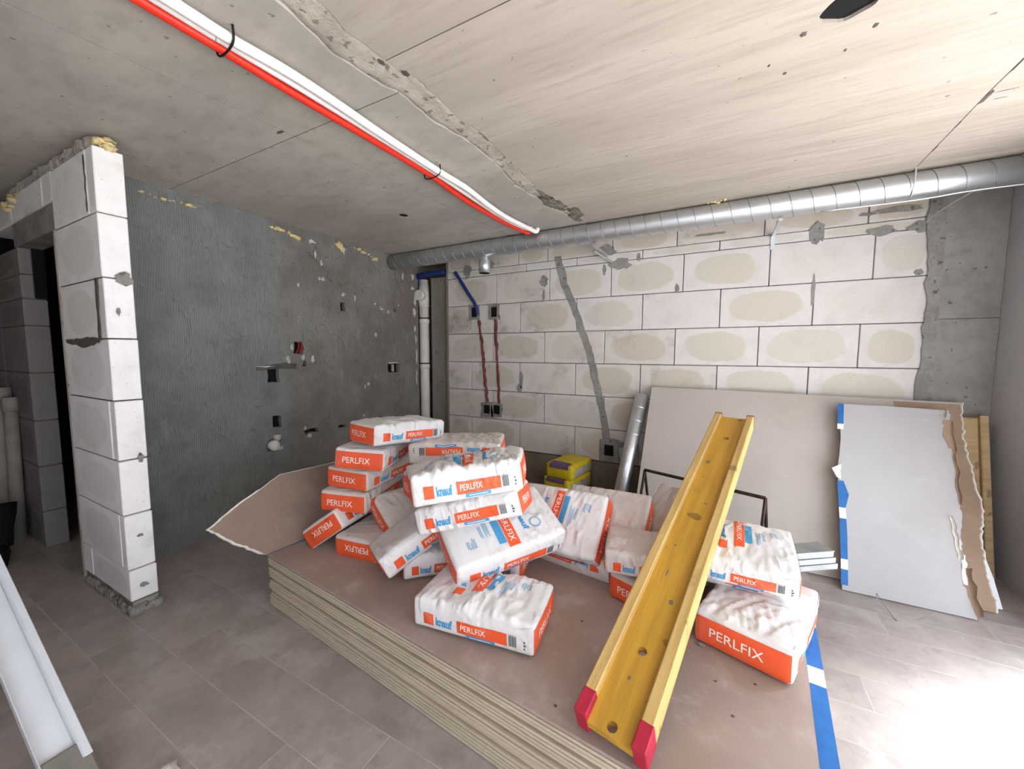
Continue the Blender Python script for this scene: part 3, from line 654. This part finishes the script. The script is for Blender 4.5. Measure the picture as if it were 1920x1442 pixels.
# ------------------------------------------------------------------ boards leaning on the back wall
def leaner(name, label, base_y, top_y, z1, out, face, t=.0125, back=None):
    d = Vector((0, top_y-base_y, z1)); d.normalize(); n = Vector((1, 0, 0)).cross(d); n = -n if n.y > 0 else n
    r = thing(name, label, 'plasterboard', (0, base_y, .006))
    obj('board', prism(out, [], t, lambda a, b, dd: tuple(Vector((a, 0, 0)) + d*b - n*dd)), face, r)
    return r, d, n
torn = jag([(1.447, 1.286), (1.423, 1.154), (1.412, 1.003), (1.415, .86), (1.416, .69), (1.427, .578), (1.392, .401), (1.386, .281), (1.386, .168), (1.394, .05), (1.387, .002)], .006, .018)
bg1, d1, n1 = leaner('leaning_plasterboard', 'large grey plasterboard leaning on the back wall behind the bags', -.76, -.06, 1.105, [(-.56, .002), (-.544, 1.308), (.202, 1.305), (.88, 1.293)] + torn, M['board_grey'])
kr = jag([(1.10, 1.275), (1.12, 1.0), (1.13, .7), (1.12, .4), (1.12, .01)], .010, .025)
obj('torn_paper_strip', prism(kr[::-1] + [(1.430, 1.27)] + [(a-.006, b) for a, b in torn[3:]], [], .0015, lambda a, b, dd: tuple(Vector((a, 0, 0)) + d1*b + n1*(.0018-dd))), M['board_kraft'], bg1)['label'] = 'brown torn strip'
ed = torn
obj('broken_edge', prism([(a, b) for a, b in ed] + [(a+.003+R.uniform(0, .006), b) for a, b in ed[::-1]], [], .010, lambda a, b, dd: tuple(Vector((a, 0, 0)) + d1*b + n1*(-.002-dd))), M['gypsum'], bg1)
st = jag([(1.341, 1.25), (1.325, 1.14), (1.31, .95), (1.306, .782), (1.297, .649), (1.285, .55), (1.272, .46), (1.262, .36), (1.243, .25), (1.236, .165), (1.244, .087), (1.262, .002)], .006, .016)
bg2, d2, n2 = leaner('leaning_plasterboard', 'smaller pale plasterboard with blue edge tape, leaning in front of the large one', -.89, -.19, 1.055, [(.700, .002), (.722, .34), (.73, .764), (.75, .882), (.765, 1.0), (.773, 1.263), (.969, 1.258), (1.0, 1.262)] + st, M['board_pale'])
def on2(a, b, dd): return tuple(Vector((a, 0, 0)) + d2*b + n2*(.0022-dd))
def el(b): return .700 + .022*min(b, .34)/.34 + (.008*(min(b, .764)-.34)/.424 if b > .34 else 0) + (.043*(b-.764)/.5 if b > .764 else 0)
for a, b, k in [(1.10, 1.262, 1), (1.06, 1.10, 0), (.50, .68, 1), (.43, .50, 0), (.18, .43, 1), (.12, .18, 0), (.03, .12, 1)]:
    wv = .055 if (a, b) == (.50, .68) else .042
    pts = [(el(a)-.006, a), (el(a)+.028, a), (el((a+b)/2)+(.05 if wv > .05 else .028), (a+b)/2), (el(b)+.028, b), (el(b)-.006, b)]
    o = obj('edge_tape', prism(pts, [], .003, on2), M['tape_blue'] if k else M['tape_white'], bg2); o['label'] = 'blue edge tape' if k else 'white edge tape'
bm = bmesh.new()
V = [Vector((el(b)+dx, 0, 0)) + d2*b + n2*(.004+hh) for dx, b, hh in ((.02, .80, 0), (-.035, .755, .02), (-.01, .70, .01), (.015, .69, 0), (.012, .74, .012))]
vs = [bm.verts.new(v) for v in V] + [bm.verts.new(v - n2*.002) for v in V]
bm.faces.new(vs[:5]); bm.faces.new(vs[5:][::-1])
for i in range(5): bm.faces.new((vs[i], vs[(i+1) % 5], vs[5+(i+1) % 5], vs[5+i]))
obj('peeled_tape', bm, M['tape_white'], bg2)
# curled torn paper along the right edge of the small board
def curl(a0, pts, r, mat, name):
    bm = bmesh.new(); rows = []
    for i, (x, b, w) in enumerate(pts):
        row = []
        for k in range(7):
            th = math.pi*1.25*k/6; rr = r*(.6+.5*R.random())
            row.append(bm.verts.new(Vector((x + w*k/6*.6 + rr*.4*math.sin(th) + R.uniform(-.003, .003), 0, 0)) + d2*b + n2*(.003 + rr*(1-math.cos(th))*.6)))
        rows.append(row)
    for r0, r1 in zip(rows, rows[1:]):
        for k in range(6): bm.faces.new((r0[k], r0[k+1], r1[k+1], r1[k]))
    return obj(name, bm, mat, bg2, smooth=True)
curl(0, [(1.255, .02+.03*i, .045-.002*i + .012*math.sin(i*1.7)) for i in range(9)], .022, M['board_kraft'], 'torn_paper_curl')
curl(0, [(1.235+.004*math.sin(i*2.1), .30+.03*i, .03) for i in range(9)], .014, M['gypsum'], 'torn_paper_curl')
curl(0, [(1.285+.004*i + .004*math.sin(i*1.9), .62+.05*i, .02) for i in range(12)], .012, M['board_kraft'], 'torn_paper_curl')
obj('gypsum_tear', prism(jag([(1.236, .17), (1.240, .24), (1.252, .33)], .003, .02) + jag([(1.268, .33), (1.262, .24), (1.256, .17)], .004, .02), [], .004, on2), M['gypsum'], bg2)
obj('paper_tear', prism(jag([(1.30, 1.18), (1.285, 1.08), (1.295, .98)], .006, .02) + jag([(1.318, .98), (1.33, 1.08), (1.338, 1.18)], .004, .02), [], .003, on2), M['board_kraft'], bg2)
curl(0, [(1.28+.006*i, 1.19+.02*i, .06-.008*i) for i in range(4)], .02, M['chip'], 'torn_paper_curl')
# third, white board edge showing at the bottom right behind
bg3, d3, n3 = leaner('leaning_plasterboard', 'white board edge showing low at the right behind the torn one', -.70, -.03, 1.10, [(1.0, .002), (1.435, .002), (1.425, .16), (1.405, .30), (1.0, .40)], M['tape_white'])
# yellow formwork beam standing on end in the corner
tm = thing('formwork_beam', 'pale formwork beam standing on end in the right corner behind the boards', 'beam', (1.50, -.30, 0), (rad(-13), 0, 0))
obj('beam_web', bx((-.14, -.012, 0), (.02, .014, 1.02), .003), M['timber'], tm)
obj('beam_flange', bx((.02, -.04, 0), (.06, .04, 1.035), .004), M['timber'], tm)
obj('beam_flange', bx((-.18, -.04, 0), (-.14, .04, 1.03), .004), M['timber'], tm)

# ------------------------------------------------------------------ yellow formwork beam across the stack
bmR = thing('formwork_beam', 'long yellow I-section formwork beam lying slanted over the bags, red ends', 'beam', (-.0699, -1.8942, .6727))
cz_, sz_, cy_, sy_, cx_, sx_ = math.cos(1.388), math.sin(1.388), math.cos(-.358), math.sin(-.358), math.cos(.019), math.sin(.019)
bmR.rotation_euler = (.019, -.358, 1.388)
BL, BWd, BT = 1.90, .21, .084
obj('web', prism([(-BL/2, -.07), (BL/2, -.07), (BL/2, .07), (-BL/2, .07)], [circ(x, 0, .0155, 18) for x in (-.926, -.685, .697)] + [circ(.925, -.03, .012, 14)], .028, lambda a, b, d: (a, b, .014-d)), M['beam_web'], bmR)
for s in (-1, 1):
    obj('flange', bx((-BL/2, s*.068, -BT/2), (BL/2, s*BWd/2, BT/2), .004), M['beam_flange'], bmR)
    o = obj('painted_tip', bx((-BL/2-.002, min(s*.0665, s*(BWd/2+.0012)), -BT/2-.0012), (-BL/2+.072, max(s*.0665, s*(BWd/2+.0012)), BT/2+.0012), .003), M['pink'], bmR); o['label'] = 'red painted end'
    o = obj('painted_tip', bx((BL/2-.012, min(s*.0665, s*(BWd/2+.0012)), -BT/2-.0012), (BL/2+.002, max(s*.0665, s*(BWd/2+.0012)), BT/2+.0012), .003), M['red_wire'], bmR); o['label'] = 'red painted end'
bm = bmesh.new()
for (x, y, a, b) in [(-.781, .007, .008, .005), (-.47, -.03, .012, .012), (-.2, .03, .006, .005), (.1, -.02, .005, .008), (.436, .04, .02, .012), (.3, .035, .006, .004), (-.35, .02, .02, .004)]:
    blob(bm, (x, y, .0142), (a, b, .0012), x*9, .5, 1)
obj('stain_spot', bm, M['brown_shade_stain'], bmR)

# ------------------------------------------------------------------ bags
def text_mesh(s, offset=0.0):
    c = bpy.data.curves.new('lettering', 'FONT'); c.body = s; c.size = 1; c.resolution_u = 3; c.offset = offset; c.fill_mode = 'FRONT'
    o = bpy.data.objects.new('lettering', c); COL.objects.link(o); bpy.context.view_layer.update()
    me = o.to_mesh(); vs = [(v.co.x, v.co.y) for v in me.vertices]; fs = [tuple(p.vertices) for p in me.polygons]
    o.to_mesh_clear(); bpy.data.objects.remove(o); bpy.data.curves.remove(c)
    x0, x1 = min(v[0] for v in vs), max(v[0] for v in vs); y0, y1 = min(v[1] for v in vs), max(v[1] for v in vs)
    bm = bmesh.new(); bv = [bm.verts.new(((x-x0)/(x1-x0)-.5, (y-y0)/(y1-y0)-.5, 0)) for x, y in vs]
    for f in fs:
        try: bm.faces.new([bv[i] for i in f])
        except ValueError: pass
    bmesh.ops.remove_doubles(bm, verts=bm.verts[:], dist=1e-4)
    bmesh.ops.triangulate(bm, faces=bm.faces[:])
    bm.verts.ensure_lookup_table(); bm.verts.index_update()
    out = ([tuple(v.co[:2]) for v in bm.verts], [tuple(v.index for v in f.verts) for f in bm.faces]); bm.free(); return out
TXT = {'PERLFIX': text_mesh('PERLFIX', .004), 'knauf': text_mesh('knauf', .045)}

class Bag:
    def __init__(s, dims, seed, wr=1.0, bend=0, taper=0, top_only=False, puff=.012, lean=0, fr=(.015)):
        s.h = [d/2 for d in dims]; s.sd = seed; s.wr = wr; s.bend = bend; s.taper = taper; s.puff = puff; s.r = fr; s.lean = lean; s.ew = 0.0
    def wrinkle(s, p):
        x, y, z = p; hx, hy, hz = s.h; sd = s.sd*7.3
        w = noise.noise((x*3.1, y*3.3, sd))*.35
        a = noise.noise(((x + .30*(y+hy) + w*.12)*18, y*4.0 + w, sd+5)); b = noise.noise(((x - .22*y)*31, y*8, sd+11)); c = noise.noise((x*6, y*6, sd+21))
        rid = (1-abs(a)*2.2); rid2 = (1-abs(b)*2.2)
        return .0078*rid + .0036*rid2 + .010*c
    def f(s, p, off=0.0):
        hx, hy, hz = s.h; P = Vector(p); r = min(s.r, hz*.45)
        q = Vector((max(-hx+r, min(hx-r, P.x)), max(-hy+r, min(hy-r, P.y)), max(-hz+r, min(hz-r, P.z))))
        d = P - q; L = d.length
        o = q + d*((r+off)/L) if L > 1e-9 else P.copy()
        tx, ty, tz = P.x/hx, P.y/hy, P.z/hz
        pin = (1-tx*tx)*(1-ty*ty)
        if tz > -.2:
            k = (tz+.2)/1.2; k = k*k*(3-2*k)
            edge = max(0, 1-abs(tx)**6)
            o.z += k*(s.puff*pin + s.wr*s.wrinkle((P.x, P.y, P.z))*edge*.9 - .006*s.wr)
            if s.ew and tx < .2: o.z += s.ew*k*min(1, (.2-tx))*(.010*(1-abs(noise.noise((P.y*24 + P.x*9, P.x*5, s.sd)))*2.4) + .006*(1-abs(noise.noise((P.y*43 - P.x*14, P.x*9, s.sd+4)))*2.4) - .008)*max(0, 1-abs(tx)**8)
            if ty < 0: o.y += -s.wr*.35*k*edge*abs(ty)**2*s.wrinkle((P.x, -hy, P.z))
        o.y += (1 if ty > 0 else -1)*abs(ty)**3*.010*(1-tz*tz)*(1-tx**4)
        o.x += (1 if tx > 0 else -1)*abs(tx)**5*.006*(1-tz*tz)*(1-ty*ty)
        low = .0035*noise.noise((P.x*5, P.y*5 + P.z*3, s.sd*3.1))
        o += Vector((low*.5, low*.6, low*.3))
        o.z += s.bend*tx*tx
        o.x *= 1 + s.taper*ty
        return o
    def face(s, face, u, v):
        hx, hy, hz = s.h
        return {'front': (u, -hy, v), 'back': (-u, hy, v), 'left': (-hx, -u, v), 'right': (hx, u, v), 'top': (v, -u, hz)}[face]
    def body(s, nx=64, ny=36, nz=14):
        hx, hy, hz = s.h; bm = bmesh.new(); cache = {}
        def grid(fn, n, m_):
            for i in range(n):
                for j in range(m_):
                    q = []
                    for a, b in ((i, j), (i+1, j), (i+1, j+1), (i, j+1)):
                        p = fn(-1+2*a/n, -1+2*b/m_); k = tuple(round(c, 5) for c in p)
                        if k not in cache: cache[k] = bm.verts.new(s.f(p))
                        q.append(cache[k])
                    if len(set(q)) == 4: bm.faces.new(q)
        grid(lambda a, b: (a*hx, b*hy, hz), nx, ny); grid(lambda a, b: (a*hx, b*hy, -hz), nx, ny)
        grid(lambda a, b: (a*hx, -hy, b*hz), nx, nz); grid(lambda a, b: (a*hx, hy, b*hz), nx, nz)
        grid(lambda a, b: (-hx, a*hy, b*hz), ny, nz); grid(lambda a, b: (hx, a*hy, b*hz), ny, nz)
        return bm
    def rect(s, bm, face, u0, u1, v0, v1, off, step=.012, sg=1, flip=False):
        n = max(1, int(abs(u1-u0)/step)); m_ = max(1, int(abs(v1-v0)/step)); g = []
        for i in range(n+1):
            col = []
            for j in range(m_+1):
                u, v = u0+(u1-u0)*i/n, v0+(v1-v0)*j/m_
                col.append(bm.verts.new(s.f(s.face(face, sg*u, sg*v), off)))
            g.append(col)
        for i in range(n):
            for j in range(m_): bm.faces.new((g[i][j], g[i+1][j], g[i+1][j+1], g[i][j+1]))
        return bm
    def text(s, bm, face, word, cu, cv, w, h, off, sg=1):
        vs, fs = TXT[word]
        bv = [bm.verts.new(s.f(s.face(face, sg*(cu + x*w), sg*(cv + y*h)), off)) for x, y in vs]
        for f_ in fs:
            try: bm.faces.new([bv[i] for i in f_])
            except ValueError: pass
        return bm

def nobm(bm): return bm
def sobj(name, bm, mat, par):
    me = bpy.data.meshes.new(name); bm.to_mesh(me); bm.free(); me.materials.append(mat)
    for p in me.polygons: p.use_smooth = True
    o = bpy.data.objects.new(name, me); COL.objects.link(o); o.parent = par; return o

def make_bag(label, t, e, dims, seed, front=1, end=1, top=0, wr=1.0, bend=0.0, taper=0.0, ew=0.0, mat='sack', sides=('front',), ends=('left', 'right'), name='plaster_bag', fold=True):
    L, Wd, T = dims; g_ = Bag(dims, seed, wr, bend, taper); g_.ew = ew
    root = thing(name, label, 'bag', t, (rad(e[2]), rad(e[1]), rad(e[0])), 'plaster bags piled on the board stack')
    hx, hy, hz = L/2, Wd/2, T/2
    o = obj('sack', g_.body(), M[mat], root, smooth=True)
    for fc in ends:
        bm = g_.rect(bmesh.new(), fc, -hy+.004, hy-.004, -hz+.003, hz*.74, .0012, .012)
        pn = sobj('end_panel', bm, M['orange'], root); pn['label'] = 'orange end panel'
        bm = g_.text(bmesh.new(), fc, 'PERLFIX', -.02*(1 if end > 0 else -1)*0 - .014, -.004, Wd*.56, T*.28, .0024, end)
        sobj('end_lettering', bm, M['white_print'], pn)
    k = T/.13
    for fc in sides:
        U = lambda f_: (f_-.5)*L
        va, vb = -.040*k, .010*k
        sobj('logo_square', g_.rect(bmesh.new(), fc, U(.105), U(.195), va, vb, .0013, .01, front), M['orange'], root)
        sobj('logo_lettering', g_.text(bmesh.new(), fc, 'knauf', U(.288), -.016*k, .145*L, .040*k, .0013, front), M['blue_print'], root)
        np_ = sobj('name_panel', g_.rect(bmesh.new(), fc, U(.40), U(.80), va, vb, .0013, .01, front), M['orange'], root)
        sobj('name_lettering', g_.text(bmesh.new(), fc, 'PERLFIX', U(.53), -.014*k, .20*L, .024*k, .0025, front), M['white_print'], np_)
        bs = sobj('blue_strip', g_.rect(bmesh.new(), fc, U(.47), U(.70), -.056*k, -.041*k, .0014, .01, front), M['blue_print'], root)
        sobj('strip_line', g_.rect(bmesh.new(), fc, U(.50), U(.67), -.050*k, -.047*k, .0022, .01, front), M['white_print'], bs)
        bm = bmesh.new()
        for i in range(9): g_.rect(bm, fc, U(.812+.0068*i), U(.812+.0068*i+(.005 if i % 3 else .0035)), va+.002, vb-.006*(i % 2), .0013, .02, front)
        sobj('barcode', bm, M['grey_print'], root)['kind'] = 'stuff'
        bm = bmesh.new()
        for i in range(3): g_.rect(bm, fc, U(.925), U(.925)+.006+.003*(i % 2), (-.04+.013*i)*k, (-.032+.013*i)*k, .0013, .02, front)
        sobj('handling_mark', bm, M['grey_print'], root)['kind'] = 'stuff'
    if top:
        X = lambda a: (a-.5)*L*top; Y = lambda b: -((b-.5)*Wd)*top      # v along x, u = -y
        def tr(bm, a0, a1, b0, b1, off=.0014): return g_.rect(bm, 'top', Y(b0), Y(b1), X(a0), X(a1), off, .012)
        tp = sobj('name_panel', tr(bmesh.new(), .475, .575, .06, .70), M['orange'], root)
        sobj('name_lettering', g_.text(bmesh.new(), 'top', 'PERLFIX', Y(.36)*1, X(.525)*1, Wd*.46, L*.05, .0028, 1 if top > 0 else 1), M['white_print'], tp)
        sobj('blue_strip', tr(bmesh.new(), .40, .468, .14, .60), M['blue_print'], root)
        bm = bmesh.new()
        for i, (a, b0, b1) in enumerate([(.36, .3, .62), (.345, .34, .62), (.33, .3, .58), (.30, .3, .5), (.285, .32, .5), (.22, .2, .34), (.205, .2, .36), (.17, .2, .33), (.155, .22, .34), (.19, .2, .3)]): tr(bm, a-.009, a, b0, b1, .0013)
        sobj('small_print', bm, M['light_blue'], root)['kind'] = 'stuff'
        bm = bmesh.new(); nn = 20; rr = .030
        for i in range(nn):
            a0, a1 = 2*math.pi*i/nn, 2*math.pi*(i+.8)/nn
            q = [bm.verts.new(g_.f(g_.face('top', Y(.30) + r_*math.cos(a_), X(.78) + r_*math.sin(a_)), .0014)) for a_, r_ in ((a0, rr), (a1, rr), (a1, rr*.72), (a0, rr*.72))]
            bm.faces.new(q)
        sobj('ring_emblem', bm, M['light_blue'], root)
        sobj('logo_square', tr(bmesh.new(), .64, .72, .62, .78), M['orange'], root)
        bm = g_.text(bmesh.new(), 'top', 'knauf', Y(.40), X(.68), Wd*.36, L*.05, .0014, 1)
        sobj('logo_lettering', bm, M['blue_print'], root)
    if fold:
        # folded paper corner at the right end of the visible side
        bm = bmesh.new(); V = [(hx*.985, -hy, -hz*.55), (hx*.70, -hy, hz*.55), (hx*.985, -hy, hz*.9)]
        n = 8; gg = {}
        for i in range(n+1):
            for j in range(n+1-i):
                a, b = i/n, j/n; p = [V[0][q]*(1-a-b) + V[1][q]*a + V[2][q]*b for q in range(3)]
                gg[i, j] = bm.verts.new(g_.f(p, .0022))
        for i in range(n):
            for j in range(n-i):
                bm.faces.new((gg[i, j], gg[i+1, j], gg[i, j+1]))
                if j < n-i-1: bm.faces.new((gg[i+1, j], gg[i+1, j+1], gg[i, j+1]))
        sobj('corner_fold', bm, M['sack'], root)
    return root

BAGS = [
 # label, t, e(yaw,pitch,roll), dims, opts
 ('white plaster bag alone in front of the pile, wrinkled, nearest the long stack edge', (-0.8357, -2.4582, 0.3627), (7.8, -.3, -.5), (0.521, 0.291, 0.130), dict(top=-1, wr=1.5)),
 ('plaster bag at the right on the boards, full orange end facing the camera', (0.1797, -1.9789, 0.3590), (72.5, .6, -.5), (0.500, 0.320, 0.130), dict(top=0, wr=.8, ew=1.3, sides=('front',))),
 ('plaster bag squeezed between two others right of the beam', (0.0905, -1.7938, 0.4757), (1.8, .1, .1), (0.402, 0.321, 0.111), dict(wr=.6)),
 ('topmost plaster bag of the three right of the beam', (0.1142, -1.8617, 0.5498), (-1.2, -.7, 8), (0.388, 0.339, 0.110), dict(top=-1, wr=.9)),
 ('plaster bag tipped forward on the pile, big printed face and ring emblem showing', (-0.9127, -2.2067, 0.5537), (52.9, -7.5, 23.5), (0.545, 0.333, 0.131), dict(top=1, wr=.55)),
 ('crumpled plaster bag at the top of the front pile', (-0.9902, -2.3646, 0.8694), (35.9, -7.4, -6.0), (0.519, 0.320, 0.140), dict(top=1, wr=1.7, taper=.12)),
 ('plaster bag behind the left side of the crumpled one, only its orange end shows', (-1.2443, -2.1377, 0.7202), (57, 3.0, -5), (0.461, 0.291, 0.130), dict(wr=.5, mat='sack_dusty')),
 ('plaster bag directly under the crumpled one, its printed side tilted up to the right', (-0.9776, -2.3234, 0.7104), (17, -15.9, -7.7), (0.493, 0.246, 0.118), dict(wr=.8)),
 ('topmost plaster bag of the left column, bright printed side to the right', (-1.6842, -2.0821, 0.9599), (78.2, 3.9, -.6), (0.480, 0.270, 0.120), dict(wr=1.2)),
 ('second plaster bag from the top of the left column, clean orange end', (-1.8476, -2.0963, 0.8210), (115.1, 1.6, 4.0), (0.520, 0.280, 0.120), dict(wr=.4)),
 ('third plaster bag from the top of the left column', (-1.8991, -2.0660, 0.6951), (99.5, .5, 1.7), (0.520, 0.280, 0.120), dict(wr=.4, mat='sack_dusty')),
 ('lowest plaster bag of the left column, over the tilted one', (-1.9356, -2.1113, 0.5717), (108.3, .1, 1.7), (0.516, 0.278, 0.119), dict(wr=.4, mat='sack_dusty')),
 ('plaster bag rolled on its edge at the far left, orange end with lettering upside down', (-2.0105, -2.1650, 0.4111), (101.8, 0, -35.2), (0.522, 0.281, 0.120), dict(wr=.5, end=-1)),
 ('plaster bag flat on the boards at the left, orange end with lettering upside down', (-1.7594, -2.1316, 0.3430), (98, -.1, -.2), (0.518, 0.282, 0.121), dict(wr=.4, end=-1, mat='sack_dusty')),
 ('plaster bag wedged tilted to the right below the left column', (-1.6137, -1.9951, 0.4647), (74, -.6, 32), (0.512, 0.276, 0.118), dict(wr=.5, mat='sack_dusty')),
 ('plaster bag leaning with its low corner on the boards left of the front pile', (-1.3664, -2.2528, 0.4830), (62, -24.8, -7.9), (0.507, 0.273, 0.117), dict(wr=.6)),
 ('plaster bag flat on the boards behind the front bag at its left', (-1.2956, -2.2024, 0.3579), (46, .4, -.8), (0.374, 0.280, 0.120), dict(wr=.5)),
 ('plaster bag lying upside down between the left column and the crumpled bag', (-1.3943, -1.8723, 0.8396), (25, -1.7, .1), (0.540, 0.300, 0.120), dict(wr=.9, front=-1, mat='sack_dusty')),
 ('plaster bag mostly hidden under the tipped one, only its orange right end shows', (-1.0149, -2.1062, 0.3707), (11.9, .2, -.2), (0.369, 0.276, 0.118), dict(wr=.4)),
 ('bulging plaster bag standing tilted left of the beam, orange end to the right', (-0.7261, -1.8641, 0.5083), (-4.7, -2, 48.1), (0.485, 0.330, 0.126), dict(top=-1, wr=.7)),
 ('plaster bag lying upside down under the bulging one, left of the beam', (-0.6659, -1.7823, 0.3385), (-8, 0, 0), (0.504, 0.283, 0.111), dict(wr=.4, front=-1, mat='sack_dusty')),
 ('plaster bag standing tilted in the rear, its orange end beside the beam', (-0.5339, -1.7005, 0.4927), (-3, -1.8, 31.8), (0.465, 0.344, 0.132), dict(top=0, wr=.5, mat='sack_dusty')),
 ('plaster bag lying on another by the left flange of the beam', (-0.2619, -1.9580, 0.4915), (10, .0, .2), (0.369, 0.272, 0.107), dict(wr=.5, mat='sack_dusty')),
 ('plaster bag flat on the boards half under the beam, orange end facing', (-0.2084, -1.8915, 0.3539), (70.6, -.2, -.5), (0.440, 0.280, 0.120), dict(wr=.4, mat='sack_dusty')),
 ('plaster bag in the rear almost hidden behind the beam', (-0.1733, -1.4995, 0.4751), (-28, 0, 45), (0.344, 0.349, 0.134), dict(wr=.5, mat='sack_dusty')),
]
for i, (lab, t, e, d, o) in enumerate(BAGS): make_bag(lab, t, e, d, i+1, **o)

# ------------------------------------------------------------------ yellow bags by the back wall
for i in range(3):
    dims = (.42, .27, .135); g_ = Bag(dims, 40+i, .5)
    lab = ['yellow bag on the floor by the back wall, lowest of its stack', 'yellow bag in the middle of the small stack by the back wall', 'yellow bag on top of the small stack by the back wall'][i]
    r = thing('cement_bag', lab, 'bag', (-1.26+.01*i, -.33+.015*i, .067+.132*i), (0, 0, rad(72+5*i)), 'yellow bags by the back wall')
    obj('sack', g_.body(24, 16, 8), M['yellow_bag'], r, smooth=True)
    bm = g_.rect(bmesh.new(), 'left', -.10, .10, .030, .066, .0015)
    g_.rect(bm, 'top', -.10, .10, -.21, -.13, .0015)
    sobj('printed_band', bm, M['violet'], r)
    sobj('side_print', g_.rect(bmesh.new(), 'front', -.16, .16, -.05, .03, .0014), M['mortar_light'], r)

# ------------------------------------------------------------------ leaning silver pipe, steel trestle, studs, wire
sp = thing('flue_pipe', 'shiny silver spiral pipe leaning on the back wall left of the boards', 'pipe', (-.725, -.62, 0))
a, b = Vector((0, 0, .012)), Vector((.10, .535, 1.03))
ax = (b-a).normalized()
obj('pipe', tb([a, b], .058, 28), M['galv_bright'], sp, smooth=True)
for k in range(1, 9): obj('pipe_bead', tb([a + ax*(k*.128-.004), a + ax*(k*.128), a + ax*(k*.128+.004)], [.058, .0605, .058], 28, cap=False), M['galv_bright'], sp, smooth=True)
obj('pipe_mouth', tb([b, b + ax*.001], .055, 28), M['black'], sp)

tr_ = thing('trestle', 'dark steel trestle standing behind the bags in front of the boards', 'trestle', (0, 0, 0))
l_, r_ = Vector((-.44, -.97, .595)), Vector((.262, -1.17, .585))
obj('top_bar', tb([l_, r_], .011, 8), M['steel_dark'], tr_)
for end, nm in ((l_, 0), (r_, 1)):
    for sx_2, sy_2 in ((-.05, -.16), (.05, .13)):
        obj('leg', tb([end, (end.x + sx_2, end.y + sy_2, .0)], .009, 8), M['steel_dark'], tr_)
st_ = thing('metal_studs', 'bundle of galvanised metal studs lying behind the right bags', 'stud', (.56, -1.22, TOP+.001), (0, 0, rad(36)), None)
for i in range(3):
    z = .034*i; dx = -.015*i
    bm = bmesh.new(); box(bm, (-.72, -.045, z), (dx, .045, z+.003)); box(bm, (-.72, -.045, z), (dx, -.042, z+.030)); box(bm, (-.72, .042, z), (dx, .045, z+.030))
    obj('stud', bm, M['galv_dull'], st_)
obj('stud_lid', bx((-.72, -.05, .100), (-.03, .05, .104)), M['galv_dull'], st_)
tag(obj('binding_wire', tb([(.80, -.93, .003), (.845, -.925, .012), (.852, -.90, .035), (.862, -.97, .02), (.875, -1.06, .008), (.885, -1.095, .003), (.895, -1.07, .012), (.945, -1.07, .006), (1.00, -1.02, .005), (1.04, -.98, .003)], .0019, 6, 6), M['galv_dull'], smooth=True), 'thin bent wire on the floor in front of the pale board', 'wire')

# ------------------------------------------------------------------ ladder stile, hall objects, debris
ft = Vector((-1.735, -3.445, 0)); tp = Vector((-2.387, -3.471, .40)); ax = (tp-ft).normalized()
side = Vector((.0, 1, 0)); side = (side - ax*side.dot(ax)).normalized(); nn = ax.cross(side)
ld = thing('ladder', 'white aluminium ladder stile at the lower left, very near', 'ladder', tuple(ft))
def lprism(name, w0, w1, d0, d1, l0, l1, mat, bev=.002):
    bm = bx((l0, w0, d0), (l1, w1, d1), bev)
    Mx = Matrix((ax, side, nn)).transposed().to_4x4(); bm.transform(Mx); return obj(name, bm, mat, ld)
lprism('stile_web', -.046, .034, -.002, .002, .10, 1.5, M['alu'])
lprism('stile_flange', .034, .038, -.03, .008, .10, 1.5, M['alu'])
lprism('stile_flange', .038, .058, -.030, -.026, .10, 1.5, M['alu'])
lprism('stile_flange', -.050, -.046, -.03, .008, .10, 1.5, M['alu'])
lprism('foot', -.048, .058, -.028, .004, .0, .16, M['rubber'], .006)
obj_h = obj('rivet_hole', tb([ax*.30 + side*-.01 + nn*.0019, ax*.30 + side*-.01 + nn*.0026], .006, 12), M['black'], ld)
obj('rivet_hole', tb([ax*.19 + side*-.03 + nn*.0019, ax*.19 + side*-.03 + nn*.0026], .004, 12), M['black'], ld)
tag(obj('plaster_lump', blob(bmesh.new(), (0, 0, 0), (.035, .05, .022), 5, .4), M['gypsum'], smooth=True, loc=(-1.575, -3.30, .014)), 'white broken lump of plaster on the floor near the ladder', 'debris')
for x, y, h_, r2, lab in ((-4.74, -3.075, 1.15, .052, 'thicker pale pipe standing against the jamb at the far left'), (-4.62, -3.05, 1.08, .036, 'thinner pale pipe standing against the jamb at the far left')):
    p = thing('waste_pipe', lab, 'pipe', (x, y, 0), group='pipes by the doorway')
    obj('pipe', tb([(0, 0, 0), (0, .02, h_)], r2, 18), M['pvc_shaded'], p, smooth=True)
    obj('pipe_socket', tb([(0, .018, h_-.1), (0, .02, h_), (0, .02, h_+.004)], [r2+.006, r2+.006, r2], 18), M['pvc_shaded'], p, smooth=True)
bt = thing('boot', 'dark boot and trouser hem at the left picture edge', 'boot', (-4.27, -3.20, 0), (0, 0, rad(-12)))
bm = bmesh.new(); tube(bm, [(-.12, 0, .045), (-.08, 0, .055), (0, 0, .060), (.08, 0, .048), (.15, 0, .038), (.175, 0, .032)], [.036, .044, .046, .044, .036, .02], 14, 3)
obj('shoe', bm, M['tie'], bt, smooth=True); obj('trouser_leg', tb([(-.06, 0, .07), (-.07, 0, .2), (-.08, .01, .28), (-.09, .01, .36)], [.062, .07, .075, .085], 16, 3), M['black'], bt, smooth=True)
obj('sole', bx((-.15, -.042, 0), (.17, .042, .016), .006), M['black'], bt)
